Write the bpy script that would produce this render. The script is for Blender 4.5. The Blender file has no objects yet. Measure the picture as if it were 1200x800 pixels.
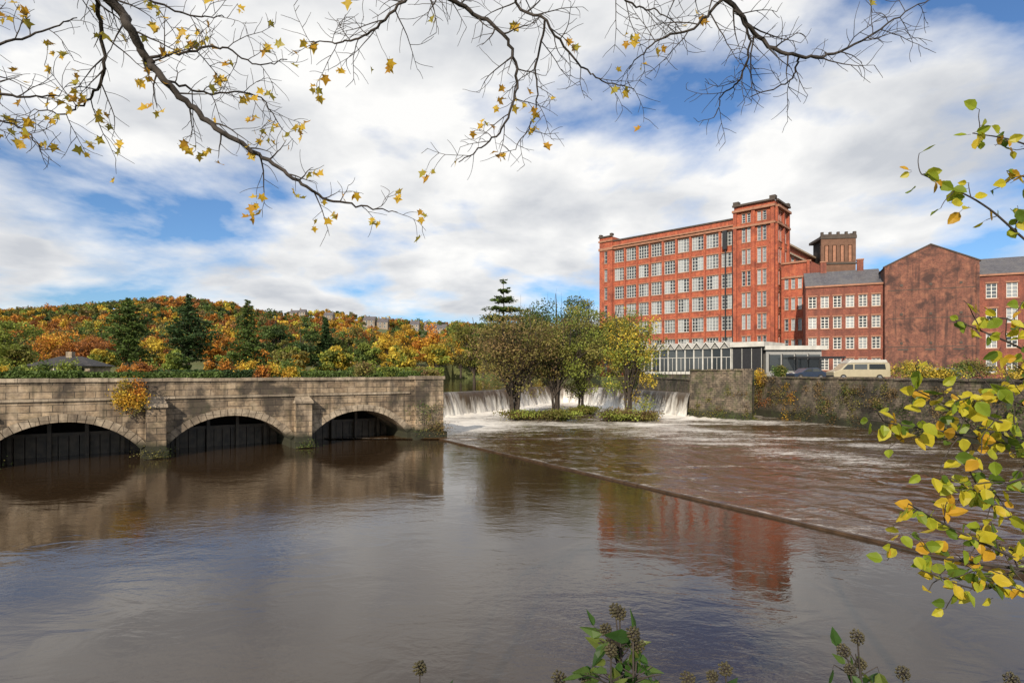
import bpy, math, random
import numpy as np
from mathutils import Vector, noise
random.seed(11)
rng = np.random.default_rng(7)
scene = bpy.context.scene
F = 667.0
CAMZ = 5.0

# ------------------------------------------------------------------ helpers
def pos(px, py, Y):
    """survey helper: bearing/elevation as measured from the river bank -> world metres"""
    return ((px-600)/F*Y, Y, CAMZ+(436-py)/F*Y)

class MB:
    def __init__(s):
        s.v=[]; s.f=[]; s.m=[]
    def add(s, vs, fs, mat=0, T=None):
        b=len(s.v)
        if T: vs=[T(*p) for p in vs]
        s.v.extend([tuple(p) for p in vs])
        for f in fs:
            s.f.append(tuple(b+i for i in f)); s.m.append(mat)
    def box(s,x0,x1,y0,y1,z0,z1,mat=0,T=None):
        vs=[(x0,y0,z0),(x1,y0,z0),(x1,y1,z0),(x0,y1,z0),(x0,y0,z1),(x1,y0,z1),(x1,y1,z1),(x0,y1,z1)]
        s.add(vs,[(0,3,2,1),(4,5,6,7),(0,1,5,4),(1,2,6,5),(2,3,7,6),(3,0,4,7)],mat,T)
    def prism(s,prof,y0,y1,mat=0,T=None,inset=None):
        n=len(prof)
        vs=[(p[0],y0,p[1]) for p in prof]+[(p[0],y1,p[1]) for p in prof]
        fs=[tuple(range(n)),tuple(range(2*n-1,n-1,-1))]
        for i in range(n):
            j=(i+1)%n
            fs.append((i,i+n,j+n,j))
        s.add(vs,fs,mat,T)
    def cyl(s,c,axis,r,h,n=14,mat=0,T=None):
        vs=[];
        for k in (0,1):
            for i in range(n):
                a=2*math.pi*i/n; ca,sa=math.cos(a)*r,math.sin(a)*r
                d=(-.5+k)*h
                if axis=='y': vs.append((c[0]+ca,c[1]+d,c[2]+sa))
                elif axis=='x': vs.append((c[0]+d,c[1]+ca,c[2]+sa))
                else: vs.append((c[0]+ca,c[1]+sa,c[2]+d))
        fs=[tuple(range(n)),tuple(range(2*n-1,n-1,-1))]+[(i,(i+1)%n,(i+1)%n+n,i+n) for i in range(n)]
        s.add(vs,fs,mat,T)
    def tube(s,pts,rad,n=6,mat=0):
        pts=[Vector(p) for p in pts]; b=len(s.v); up=Vector((.31,.17,.93))
        for i,p in enumerate(pts):
            t=(pts[min(i+1,len(pts)-1)]-pts[max(i-1,0)])
            if t.length<1e-7: t=Vector((0,0,1))
            t.normalize()
            a=t.cross(up)
            if a.length<.05: a=t.cross(Vector((1,0,0)))
            a.normalize(); c=t.cross(a)
            for k in range(n):
                g=2*math.pi*k/n
                s.v.append(tuple(p+(a*math.cos(g)+c*math.sin(g))*rad[i]))
        for i in range(len(pts)-1):
            for k in range(n):
                k2=(k+1)%n
                s.f.append((b+i*n+k,b+i*n+k2,b+(i+1)*n+k2,b+(i+1)*n+k)); s.m.append(mat)
    def obj(s,name,mats,parent=None,smooth=False,loc=None,rotz=0,cols=None):
        me=bpy.data.meshes.new(name)
        me.from_pydata(s.v,[],s.f)
        for m in mats: me.materials.append(m)
        me.polygons.foreach_set('material_index',s.m)
        uv=me.uv_layers.new(name='UVMap')
        V=s.v; data=np.zeros(len(me.loops)*2)
        for p in me.polygons:
            n=p.normal
            if abs(n.z)>.75:
                for li in p.loop_indices:
                    q=V[me.loops[li].vertex_index]; data[2*li]=q[0]; data[2*li+1]=q[1]
            else:
                l=math.hypot(n.x,n.y) or 1; tx,ty=-n.y/l,n.x/l
                for li in p.loop_indices:
                    q=V[me.loops[li].vertex_index]; data[2*li]=q[0]*tx+q[1]*ty; data[2*li+1]=q[2]
        uv.data.foreach_set('uv',data)
        if cols is not None:
            a=me.attributes.new('Col','FLOAT_COLOR','POINT'); a.data.foreach_set('color',np.asarray(cols,dtype=np.float32).ravel())
        if smooth: me.polygons.foreach_set('use_smooth',[True]*len(me.polygons))
        o=bpy.data.objects.new(name,me); scene.collection.objects.link(o)
        if parent: o.parent=parent
        if loc: o.location=loc
        o.rotation_euler[2]=rotz
        return o

def empty(name,loc=(0,0,0),rotz=0):
    e=bpy.data.objects.new(name,None); scene.collection.objects.link(e)
    e.location=loc; e.rotation_euler[2]=rotz; e.empty_display_size=.5
    return e

def np_mesh(name,V,Q,mats,midx=None,col=None,parent=None):
    me=bpy.data.meshes.new(name)
    n=len(Q)
    me.vertices.add(len(V)); me.vertices.foreach_set('co',V.astype(np.float32).ravel())
    me.loops.add(4*n); me.loops.foreach_set('vertex_index',Q.astype(np.int32).ravel())
    me.polygons.add(n); me.polygons.foreach_set('loop_start',np.arange(0,4*n,4,dtype=np.int32))
    for m in mats: me.materials.append(m)
    if midx is not None: me.polygons.foreach_set('material_index',midx.astype(np.int32))
    me.update(calc_edges=True)
    if col is not None:
        a=me.attributes.new('Col','FLOAT_COLOR','POINT')
        c=np.ones((len(V),4),dtype=np.float32); c[:,:3]=col; a.data.foreach_set('color',c.ravel())
    o=bpy.data.objects.new(name,me); scene.collection.objects.link(o)
    if parent: o.parent=parent
    return o

def catmull(pts,sub=5):
    P=[Vector(p) for p in pts]; P=[P[0]*2-P[1]]+P+[P[-1]*2-P[-2]]
    out=[]
    for i in range(1,len(P)-2):
        for k in range(sub):
            t=k/sub
            a,b,c,d=P[i-1],P[i],P[i+1],P[i+2]
            out.append(.5*((2*b)+(c-a)*t+(2*a-5*b+4*c-d)*t*t+(3*b-a-3*c+d)*t**3))
    out.append(P[-2]); return out

# ------------------------------------------------------------------ materials
def mat(name):
    m=bpy.data.materials.new(name); m.use_nodes=True
    return m,m.node_tree,m.node_tree.nodes['Principled BSDF']
def N(nt,t,**kw):
    n=nt.nodes.new(t)
    for k,v in kw.items():
        if k in n.inputs.keys(): n.inputs[k].default_value=v
        else: setattr(n,k,v)
    return n
def L(nt,a,b): nt.links.new(a,b)
def c4(c): return (c[0],c[1],c[2],1)
def ramp(nt,src,p0,p1,c0=(0,0,0),c1=(1,1,1)):
    r=nt.nodes.new('ShaderNodeValToRGB'); e=r.color_ramp.elements
    e[0].position=p0; e[1].position=p1; e[0].color=c4(c0); e[1].color=c4(c1); L(nt,src,r.inputs[0]); return r.outputs[0]
def mixc(nt,fac,a,b,mode='MIX'):
    m=nt.nodes.new('ShaderNodeMix'); m.data_type='RGBA'; m.blend_type=mode
    for s,v in ((m.inputs[0],fac),(m.inputs[6],a),(m.inputs[7],b)):
        if hasattr(v,'links') or hasattr(v,'is_output'): L(nt,v,s)
        elif isinstance(v,(int,float)): s.default_value=v
        else: s.default_value=c4(v)
    return m.outputs[2]
def math_n(nt,op,a,b=0.0,clamp=False):
    m=nt.nodes.new('ShaderNodeMath'); m.operation=op; m.use_clamp=clamp
    for s,v in ((m.inputs[0],a),(m.inputs[1],b)):
        if hasattr(v,'is_output'): L(nt,v,s)
        else: s.default_value=v
    return m.outputs[0]
def noise_n(nt,vec,scale,detail=4,rough=.55,dist=0.):
    n=N(nt,'ShaderNodeTexNoise'); n.inputs['Scale'].default_value=scale; n.inputs['Detail'].default_value=detail
    n.inputs['Roughness'].default_value=rough; n.inputs['Distortion'].default_value=dist
    if vec is not None: L(nt,vec,n.inputs['Vector'])
    return n.outputs['Fac']
def bump(nt,h,strength,dist,bsdf,prev=None):
    b=N(nt,'ShaderNodeBump'); b.inputs['Strength'].default_value=strength; b.inputs['Distance'].default_value=dist
    L(nt,h,b.inputs['Height'])
    if prev: L(nt,prev,b.inputs['Normal'])
    if bsdf is not None: L(nt,b.outputs[0],bsdf.inputs['Normal'])
    return b.outputs[0]

def masonry(name,ca,cb,mortar,bw,rh,ms=.012,stain=(.05,.045,.035),stain_amt=.6,moss=0.,rough=.9,bmp=.5,wet=False,s0=.42,s1=.62,light=None):
    m,nt,b=mat(name)
    tc=N(nt,'ShaderNodeTexCoord')
    wn=noise_n(nt,tc.outputs['UV'],1.7,2,.5)
    wv=N(nt,'ShaderNodeCombineXYZ'); L(nt,math_n(nt,'MULTIPLY',wn,.05 if bw>.4 else 0.),wv.inputs[0]); L(nt,math_n(nt,'MULTIPLY',wn,.06 if bw>.4 else 0.),wv.inputs[1])
    va=N(nt,'ShaderNodeVectorMath'); va.operation='ADD'; L(nt,tc.outputs['UV'],va.inputs[0]); L(nt,wv.outputs[0],va.inputs[1])
    br=N(nt,'ShaderNodeTexBrick'); L(nt,va.outputs[0],br.inputs['Vector'])
    br.inputs['Color1'].default_value=c4(ca); br.inputs['Color2'].default_value=c4(cb); br.inputs['Mortar'].default_value=c4(mortar)
    br.inputs['Scale'].default_value=1; br.inputs['Brick Width'].default_value=bw; br.inputs['Row Height'].default_value=rh
    br.inputs['Mortar Size'].default_value=ms; br.inputs['Mortar Smooth'].default_value=.3; br.inputs['Bias'].default_value=0
    n1=noise_n(nt,tc.outputs['Object'],.45,6,.65,.4)
    n2=noise_n(nt,tc.outputs['Object'],5.,5,.65)
    col=mixc(nt,ramp(nt,n2,.3,.7),(.62,.62,.62),(1.3,1.3,1.3))
    col=mixc(nt,1.,br.outputs['Color'],col,'MULTIPLY')
    if light:
        n5=noise_n(nt,tc.outputs['Object'],1.1,5,.6)
        col=mixc(nt,math_n(nt,'MULTIPLY',ramp(nt,n5,.48,.64),.65),col,light)
    f=math_n(nt,'MULTIPLY',ramp(nt,n1,s0,s1),stain_amt)
    col=mixc(nt,f,col,stain)
    mp=N(nt,'ShaderNodeMapping'); L(nt,tc.outputs['UV'],mp.inputs[0]); mp.inputs['Scale'].default_value=(1.6,.12,1)
    n3=noise_n(nt,mp.outputs[0],1.,5,.6)
    col=mixc(nt,math_n(nt,'MULTIPLY',ramp(nt,n3,.5,.68),stain_amt*.9),col,stain)
    if moss>0 or wet:
        sp=N(nt,'ShaderNodeSeparateXYZ'); L(nt,tc.outputs['Object'],sp.inputs[0])
        zz=math_n(nt,'MULTIPLY_ADD',sp.outputs[2],-1.)
        zz.node.inputs[2].default_value=1.25
        zz=math_n(nt,'ADD',zz,math_n(nt,'MULTIPLY',n1,.9))
        w=ramp(nt,zz,.55,1.1)
        col=mixc(nt,w,col,(.03,.03,.016))
        if moss>0:
            n4=noise_n(nt,tc.outputs['Object'],1.3,6,.7)
            col=mixc(nt,math_n(nt,'MULTIPLY',ramp(nt,n4,.5,.68),moss),col,(.06,.075,.02))
    L(nt,col,b.inputs['Base Color']); b.inputs['Roughness'].default_value=rough
    h=math_n(nt,'SUBTRACT',math_n(nt,'MULTIPLY',n2,.6),br.outputs['Fac'])
    bump(nt,h,bmp,.04,b)
    return m

def plain(name,c,rough=.6,metal=0.,var=.25,scale=3.,bmp=.0):
    m,nt,b=mat(name); tc=N(nt,'ShaderNodeTexCoord')
    n=noise_n(nt,tc.outputs['Object'],scale,5,.6)
    d=tuple(x*(1-var) for x in c); e=tuple(min(1,x*(1+var)) for x in c)
    L(nt,ramp(nt,n,.3,.7,d,e),b.inputs['Base Color'])
    b.inputs['Roughness'].default_value=rough; b.inputs['Metallic'].default_value=metal
    if bmp: bump(nt,n,bmp,.03,b)
    return m

M_bridge=masonry('bridge_sandstone',(.44,.33,.215),(.23,.165,.105),(.075,.06,.045),.95,.36,.018,(.045,.036,.028),.9,.25,wet=True,bmp=.9,light=(.52,.41,.29),s0=.46,s1=.6)
M_coping=masonry('coping_stone',(.50,.41,.30),(.33,.26,.18),(.12,.1,.07),1.3,.8,.012,(.08,.06,.045),.7,.1)
M_rwall=masonry('river_wall_stone',(.22,.17,.12),(.10,.078,.058),(.05,.038,.03),.42,.2,.015,(.028,.025,.018),.9,.8,wet=True,bmp=1.,light=(.27,.22,.16))
M_brick=masonry('mill_red_brick',(.44,.105,.05),(.31,.066,.034),(.30,.14,.10),.24,.085,.006,(.13,.036,.024),.62,bmp=.1,light=(.50,.15,.07),s0=.5,s1=.64)
M_brick2=masonry('old_dark_brick',(.22,.08,.052),(.13,.052,.036),(.2,.13,.1),.24,.085,.006,(.05,.028,.025),.9,bmp=.1,light=(.32,.14,.085),s0=.48)
M_brick3=masonry('old_red_brick',(.30,.085,.05),(.21,.06,.038),(.2,.13,.1),.24,.085,.006,(.09,.035,.028),.6,bmp=.1)
M_trim=plain('terracotta_band',(.32,.155,.095),.8,scale=1.5)
M_buff=plain('buff_stone',(.42,.33,.24),.8,scale=1.5)
M_dkstone=plain('blackened_stone',(.075,.06,.05),.9,scale=1.)
M_brownstone=plain('brown_stone',(.16,.085,.055),.9,scale=1.)
M_slate=masonry('slate_roof',(.13,.125,.14),(.09,.088,.1),(.05,.05,.05),.4,.3,.02,(.16,.15,.14),.4,bmp=.3,rough=.6)
M_dkroof=plain('dark_roof_tiles',(.04,.036,.036),.7,scale=1.)
M_white=plain('white_paint',(.66,.65,.60),.5,var=.12)
M_cream=plain('weathered_white_concrete',(.50,.49,.45),.7,var=.2,scale=.8)
M_frame=plain('pale_window_frame',(.52,.54,.53),.5,var=.12)
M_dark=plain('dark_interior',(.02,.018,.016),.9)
M_grey=plain('grey_cladding',(.28,.28,.27),.6,var=.12)
M_black=plain('black_trim',(.02,.02,.022),.4)
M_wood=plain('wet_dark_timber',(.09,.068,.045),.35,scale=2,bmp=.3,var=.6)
M_asph=plain('asphalt',(.055,.054,.052),.9,scale=2,bmp=.1)
M_bark=plain('bark',(.05,.038,.028),.9,scale=6,bmp=.5)
M_bark2=plain('grey_bark',(.042,.033,.027),.85,scale=12,bmp=.4,var=.5)
M_chrome=plain('metal',(.45,.45,.45),.3,.8)
M_rubber=plain('rubber',(.02,.02,.02),.8)

def glassmat(name,lo,hi):
    m,nt,b=mat(name); g=N(nt,'ShaderNodeNewGeometry')
    L(nt,ramp(nt,g.outputs['Random Per Island'],.25,.95,lo,hi),b.inputs['Base Color'])
    b.inputs['Roughness'].default_value=.12; b.inputs['IOR'].default_value=1.5
    b.inputs['Specular IOR Level'].default_value=.8
    return m
M_glass=glassmat('window_glass',(.03,.035,.04),(.34,.36,.37))
M_glass2=glassmat('dark_glass',(.012,.015,.018),(.07,.08,.085))

def foliage(name,trans=.35,rough=.6):
    m,nt,b=mat(name)
    a=N(nt,'ShaderNodeAttribute'); a.attribute_name='Col'
    col=a.outputs['Color']
    L(nt,col,b.inputs['Base Color']); b.inputs['Roughness'].default_value=rough; b.inputs['Specular IOR Level'].default_value=.25
    t=N(nt,'ShaderNodeBsdfTranslucent'); L(nt,col,t.inputs['Color'])
    mx=N(nt,'ShaderNodeMixShader'); mx.inputs[0].default_value=trans
    L(nt,b.outputs[0],mx.inputs[1]); L(nt,t.outputs[0],mx.inputs[2])
    L(nt,mx.outputs[0],nt.nodes['Material Output'].inputs['Surface'])
    return m
M_leaf=foliage('tree_foliage',.3); M_leafn=foliage('broad_leaf',.45,.4)

# ------------------------------------------------------------------ world + sun
SUN=Vector((-0.30,-0.84,0.47)).normalized()
elev=math.asin(SUN.z); az=math.atan2(SUN.x,SUN.y)
w=bpy.data.worlds.new('World'); scene.world=w; w.use_nodes=True; nt=w.node_tree
bg=nt.nodes['Background']
sky=N(nt,'ShaderNodeTexSky'); sky.sky_type='NISHITA'; sky.sun_disc=False; sky.sun_elevation=elev; sky.sun_rotation=az
sky.air_density=1.0; sky.dust_density=.5; sky.ozone_density=2.5
tc=N(nt,'ShaderNodeTexCoord'); sp=N(nt,'ShaderNodeSeparateXYZ'); L(nt,tc.outputs['Generated'],sp.inputs[0])
den=math_n(nt,'ADD',math_n(nt,'MAXIMUM',sp.outputs[2],0.),.24)
cx=math_n(nt,'DIVIDE',sp.outputs[0],den); cy=math_n(nt,'DIVIDE',sp.outputs[1],den)
cb=N(nt,'ShaderNodeCombineXYZ'); L(nt,cx,cb.inputs[0]); L(nt,cy,cb.inputs[1])
mp=N(nt,'ShaderNodeMapping'); L(nt,cb.outputs[0],mp.inputs[0]); mp.inputs['Location'].default_value=(5.2,1.1,0)
n1=noise_n(nt,mp.outputs[0],1.35,8,.54,.15)
bias=None
for bx,by,br_,amp in ((.34,1.40,.20,-.07),(.98,1.12,.30,-.17),(1.3,1.42,.35,-.13),(-1.0,1.9,.4,-.05),(-.30,1.5,.42,.13),(-1.15,1.35,.4,.09),(-.05,1.0,.45,.11),(.5,1.02,.18,.08),(.8,1.65,.35,.06),(1.7,2.1,.5,-.06),(0.2,2.1,.5,.04)):
    dx=math_n(nt,'MULTIPLY',math_n(nt,'SUBTRACT',cx,bx),1/br_); dy=math_n(nt,'MULTIPLY',math_n(nt,'SUBTRACT',cy,by),1/br_)
    d2=math_n(nt,'ADD',math_n(nt,'MULTIPLY',dx,dx),math_n(nt,'MULTIPLY',dy,dy))
    g=math_n(nt,'MULTIPLY',math_n(nt,'POWER',2.718,math_n(nt,'MULTIPLY',d2,-1.)),amp)
    bias=g if bias is None else math_n(nt,'ADD',bias,g)
cov=math_n(nt,'ADD',n1,math_n(nt,'ADD',bias,.045))
cover=ramp(nt,cov,.43,.57)
mp2=N(nt,'ShaderNodeMapping'); L(nt,cb.outputs[0],mp2.inputs[0]); mp2.inputs['Location'].default_value=(5.2,1.0,0.05)
n2=noise_n(nt,mp2.outputs[0],2.6,7,.52,.2)
shade=ramp(nt,math_n(nt,'ADD',math_n(nt,'MULTIPLY',n1,.5),math_n(nt,'MULTIPLY',n2,.55)),.46,.64,(10.0,9.95,9.8),(6.0,6.25,6.7))
skyc=mixc(nt,1.,sky.outputs[0],(.80,1.05,1.32),'MULTIPLY')
col=mixc(nt,cover,skyc,shade)
L(nt,col,bg.inputs['Color']); bg.inputs['Strength'].default_value=.1
sl=bpy.data.lights.new('sun','SUN'); sl.energy=5.0; sl.angle=math.radians(.6); sl.color=(1,.88,.72)
so=bpy.data.objects.new('sun',sl); scene.collection.objects.link(so); so.rotation_euler=SUN.to_track_quat('Z','Y').to_euler(); so.location=(0,0,60)
scene.view_settings.view_transform='Standard'; scene.view_settings.look='None'; scene.view_settings.exposure=0

# ------------------------------------------------------------------ camera
cd=bpy.data.cameras.new('camera'); cd.lens=20; cd.sensor_width=36; cd.clip_end=9000; cd.clip_start=.05; cd.shift_y=.03
co=bpy.data.objects.new('camera',cd); scene.collection.objects.link(co); co.location=(0,0,CAMZ); co.rotation_euler=(math.pi/2,0,0)
scene.camera=co

# ------------------------------------------------------------------ terrain
crest=[(-9,61.5),(-5,68),(-1,76),(3,86),(7.5,93),(11,90),(14.5,80),(17.5,70),(19.8,62.5)]
river=[(-95,1.5),(34.8,1.5),(34.8,35.5),(33.2,51),(29.8,68),(26,70),(23,66),(22,92),(17,140),(12,210),(-22,215),(-26,150),(-18,75),(-22,64),(-66,32),(-110,6)]
def inpoly(X,Y,poly):
    r=np.zeros(X.shape,bool); n=len(poly)
    for i in range(n):
        x1,y1=poly[i]; x2,y2=poly[(i+1)%n]
        c=((y1>Y)!=(y2>Y))&(X<(x2-x1)*(Y-y1)/((y2-y1)+1e-12)+x1)
        r^=c
    return r
RT=np.array([-3,-1.5,-.9,-.6,-.50,-.44,-.40,-.30,-.225,-.12,0,.15,.3,.6,1.2,3]); RH=np.array([76,76,70,80,75,65,67,68,60,53,46,32,18,12,12,12])
def height(X,Y):
    X=np.asarray(X,float); Y=np.asarray(Y,float)
    t=X/np.maximum(Y,1)
    A=np.interp(t,RT,RH)*520/F
    s=np.clip((Y-150)/(540-150),0,1); s=s*s*(3-2*s)*.55+s*.45
    h=4.0-.1*(X<0)+A*s
    h=h+np.where(Y>150,np.sin(X*.021+1)*np.sin(Y*.017)*3*s,0)
    h=np.where(Y<1.6,3.2,h)
    return h
xs=np.concatenate([np.linspace(-4000,-700,8),np.arange(-640,-66,12),np.arange(-62,62,1.2),np.arange(66,400,14),np.linspace(450,4000,8)])
ys=np.concatenate([np.linspace(-3000,-40,8),np.arange(-20,112,1.2),np.arange(116,640,9),np.linspace(700,5000,8)])
GX,GY=np.meshgrid(xs,ys); H=height(GX,GY)
H=np.where(inpoly(GX,GY,river),-1.2,H)
V=np.stack([GX.ravel(),GY.ravel(),H.ravel()],1)
nx,ny=len(xs),len(ys)
I=(np.arange(ny-1)[:,None]*nx+np.arange(nx-1)[None,:]).ravel()
Q=np.stack([I,I+1,I+nx+1,I+nx],1)
m,nt,b=mat('grass_and_soil'); tc=N(nt,'ShaderNodeTexCoord')
na=noise_n(nt,tc.outputs['Object'],.02,6,.6); nb=noise_n(nt,tc.outputs['Object'],1.2,6,.7)
c=mixc(nt,ramp(nt,na,.4,.6),(.10,.14,.035),(.16,.14,.045)); c=mixc(nt,ramp(nt,nb,.35,.7),c,(.06,.07,.025))
L(nt,c,b.inputs['Base Color']); b.inputs['Roughness'].default_value=.95; bump(nt,nb,.5,.1,b)
M_ground=m
np_mesh('ground',V,Q,[M_ground])

# ------------------------------------------------------------------ water
def water_mat(name,foamy,base=(.034,.021,.011),b1=.35,b2=.25,b3=.1,rough=.015,lo=.18):
    m,nt,b=mat(name); tc=N(nt,'ShaderNodeTexCoord')
    mp=N(nt,'ShaderNodeMapping'); L(nt,tc.outputs['Object'],mp.inputs[0]); mp.inputs['Rotation'].default_value=(0,0,math.radians(59)); mp.inputs['Scale'].default_value=(.6,1.,1)
    na=noise_n(nt,mp.outputs[0],.8,3,.5,1.); nb=noise_n(nt,mp.outputs[0],4.,3,.6,.8); nc=noise_n(nt,tc.outputs['Object'],.13,3,.5)
    nd=noise_n(nt,mp.outputs[0],11.,3,.6,.5)
    b.inputs['IOR'].default_value=1.55; b.inputs['Roughness'].default_value=rough; b.inputs['Specular IOR Level'].default_value=.6
    big=ramp(nt,nc,.40,.62)
    nn=bump(nt,na,b1,.12,None)
    k=math_n(nt,'ADD',math_n(nt,'MULTIPLY',big,.85),lo)
    nn=bump(nt,math_n(nt,'MULTIPLY',nb,k),b2,.035,None,nn)
    bump(nt,math_n(nt,'MULTIPLY',nd,k),b3,.014,b,nn)
    if foamy:
        at=N(nt,'ShaderNodeAttribute'); at.attribute_name='foam'
        mp3=N(nt,'ShaderNodeMapping'); L(nt,tc.outputs['Object'],mp3.inputs[0]); mp3.inputs['Rotation'].default_value=(0,0,math.radians(59)); mp3.inputs['Scale'].default_value=(.15,.75,1)
        s1=noise_n(nt,mp3.outputs[0],.8,8,.74,.9)
        s2=noise_n(nt,tc.outputs['Object'],3.,6,.75,.5)
        v=math_n(nt,'ADD',math_n(nt,'MULTIPLY',s1,.70),math_n(nt,'MULTIPLY',s2,.30))
        v=math_n(nt,'ADD',v,math_n(nt,'MULTIPLY',at.outputs['Fac'],.42))
        f=ramp(nt,v,.56,.75)
        cc=mixc(nt,f,base,(.76,.72,.65))
        L(nt,cc,b.inputs['Base Color'])
        L(nt,math_n(nt,'ADD',math_n(nt,'MULTIPLY',f,.6),rough),b.inputs['Roughness'])
    else:
        L(nt,mixc(nt,big,base,tuple(x*1.25 for x in base)),b.inputs['Base Color'])
    return m
M_wl=water_mat('river_water',False,b1=.13,b2=.26,b3=.26)
M_wr=water_mat('turbulent_water',True,base=(.062,.033,.013),b1=.8,b2=.8,b3=.6,rough=.06)
M_wp=water_mat('pool_water',False,b1=.2,b2=.2)
W0=(-5.6,42.6); W1=(12.5,13.9)
def xw(y):
    return W0[0]+(W1[0]-W0[0])*(y-W0[1])/(W1[1]-W0[1])
def grid_obj(name,rows,mats,foam=None):
    rows=np.array(rows); ny,nx,_=rows.shape
    I=(np.arange(ny-1)[:,None]*nx+np.arange(nx-1)[None,:]).ravel()
    Q=np.stack([I,I+1,I+nx+1,I+nx],1)
    o=np_mesh(name,rows.reshape(-1,3),Q,mats)
    o.data.polygons.foreach_set('use_smooth',[True]*len(Q))
    if foam is not None:
        a=o.data.attributes.new('foam','FLOAT','POINT'); a.data.foreach_set('value',np.array(foam,dtype=np.float32).ravel())
    return o
mb=MB(); mb.add([(-120,-2,0),(xw(-2)+.1,-2,0),(W0[0]+.1,W0[1],0),(-5,75,0),(-120,75,0)],[(0,1,2,3,4)])
mb.obj('river',[M_wl])
rows=[];foam=[]
cr=np.array([tuple(p)[:2] for p in catmull([(a,b_,0) for a,b_ in crest],6)])
ZR=.07
for y in np.concatenate([np.arange(-2,40,.28),np.arange(40,98,.35)]):
    x0=xw(y)+.1 if y<W0[1]-.2 else -14.
    r=[];fr=[]
    for x in np.linspace(x0,37,190):
        d=np.min(np.hypot(cr[:,0]-x,cr[:,1]-y))
        q=Vector((x*.5+y*.3,y*.28-x*.15,0))
        z=ZR+.06*noise.noise(q*1.6)+.045*noise.noise(q*4.5)+.2*noise.noise(q*2.2+Vector((3,3,0)))*math.exp(-d/7)
        if d<3: z+=.35*(noise.noise(Vector((x*1.1,y*1.1,4)))+.35)*(1-d/3)
        if y<W0[1]: z=ZR+(z-ZR)*min(1,(x-x0)/3+.1)
        r.append((x,y,z))
        e=math.exp(-d/6.)*.85
        e+=.26*math.exp(-((x-(7+(52-y)*.62))/3.5)**2)*(1 if y<56 else .3)*math.exp(-max(0,30-y)/8)
        e+=.26*math.exp(-((x-(12+(54-y)*.75))/3.)**2)*(1 if y<56 else .3)*math.exp(-max(0,38-y)/6)
        e+=.10*math.exp(-((y-53)/4)**2)
        e+=.25*math.exp(-((x-x0)/.3)**2)*(1 if y<W0[1] else 0)
        e+=.34*math.exp(-((x+3)/5)**2-((y-52)/9)**2)
        fr.append(e)
    rows.append(r);foam.append(fr)
grid_obj('river_rapids',rows,[M_wr],foam)
ca,sa=math.cos(math.radians(34.3)),math.sin(math.radians(34.3))
def BR(u,v): return (-5.6+u*ca-v*sa,43.9+u*sa+v*ca)
pool=[BR(-95,6.1),BR(-.2,6.1),(-9.3,61.5)]+[tuple(p) for p in cr]+[(27,66),(27,225),(-40,225),(-40,90),(-90,40)]
mb=MB(); mb.add([(p[0],p[1],2.7) for p in pool],[tuple(range(len(pool)))]); mb.obj('mill_pool',[M_wp])

mb=MB()
d=Vector((W1[0]-W0[0],W1[1]-W0[1],0)).normalized(); n=Vector((d.y,-d.x,0))
if n.x<0: n=-n
Ls=50; k=60
for i in range(k):
    a=Vector((W0[0],W0[1],0))+d*(Ls*i/k+.004); b_=Vector((W0[0],W0[1],0))+d*(Ls*(i+1)/k-.004)
    j=random.uniform(-.012,.012); zt=.085+random.uniform(-.012,.01)
    p=[a-n*(.04+j),b_-n*(.04+j),b_+n*.13,a+n*.13]
    mb.add([tuple(q)[:2]+(-1.,) for q in p]+[tuple(q)[:2]+(zt,) for q in p],[(0,3,2,1),(4,5,6,7),(0,1,5,4),(1,2,6,5),(2,3,7,6),(3,0,4,7)])
mb.obj('weir_sill',[plain('wet_timber_sill',(.06,.036,.02),.4,scale=3,bmp=.3,var=.5)])

m,nt,b=mat('falling_water'); tc=N(nt,'ShaderNodeTexCoord')
mp=N(nt,'ShaderNodeMapping'); L(nt,tc.outputs['UV'],mp.inputs[0]); mp.inputs['Scale'].default_value=(1.5,.3,1)
na=noise_n(nt,mp.outputs[0],1.,9,.72,.5)
mp2=N(nt,'ShaderNodeMapping'); L(nt,tc.outputs['UV'],mp2.inputs[0]); mp2.inputs['Scale'].default_value=(.4,.05,1)
nb=noise_n(nt,mp2.outputs[0],1.,3,.6)
sp=N(nt,'ShaderNodeSeparateXYZ'); L(nt,tc.outputs['UV'],sp.inputs[0])
v=math_n(nt,'ADD',math_n(nt,'MULTIPLY',na,.7),math_n(nt,'MULTIPLY',nb,.5))
v=math_n(nt,'ADD',v,math_n(nt,'MULTIPLY',sp.outputs[1],-.085))
f=ramp(nt,v,.40,.60)
L(nt,mixc(nt,f,(.085,.062,.04),(.70,.68,.63)),b.inputs['Base Color']); b.inputs['Roughness'].default_value=.35
bump(nt,na,.8,.15,b)
M_fall=m
V=[];UVc=[];Qf=[]
crd=np.array([tuple(p)[:2] for p in catmull([(a,b_,0) for a,b_ in crest],40)])
dist=0; prof=[(-.5,2.71),(-.1,2.74),(.15,2.68),(.35,2.3),(.55,1.5),(.72,.8),(.95,.1),(1.3,-.2)]
for i,p in enumerate(crd):
    a=crd[max(i-1,0)]; c_=crd[min(i+1,len(crd)-1)]; t=(c_-a)/np.linalg.norm(c_-a); nn=np.array([t[1],-t[0]])
    if i: dist+=np.linalg.norm(p-crd[i-1])
    for j,(o,z) in enumerate(prof):
        oo=o+(.45*noise.noise(Vector((dist*.9,j*.25,0)))+.2*noise.noise(Vector((dist*3.,j*.4,5))))*(j/7)
        V.append((p[0]+nn[0]*oo,p[1]+nn[1]*oo,z)); UVc.append((dist,z))
np_=len(prof)
for i in range(len(crd)-1):
    for j in range(np_-1):
        Qf.append((i*np_+j,(i+1)*np_+j,(i+1)*np_+j+1,i*np_+j+1))
me=bpy.data.meshes.new('weir_waterfall'); me.from_pydata(V,[],Qf); me.materials.append(M_fall)
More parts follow.
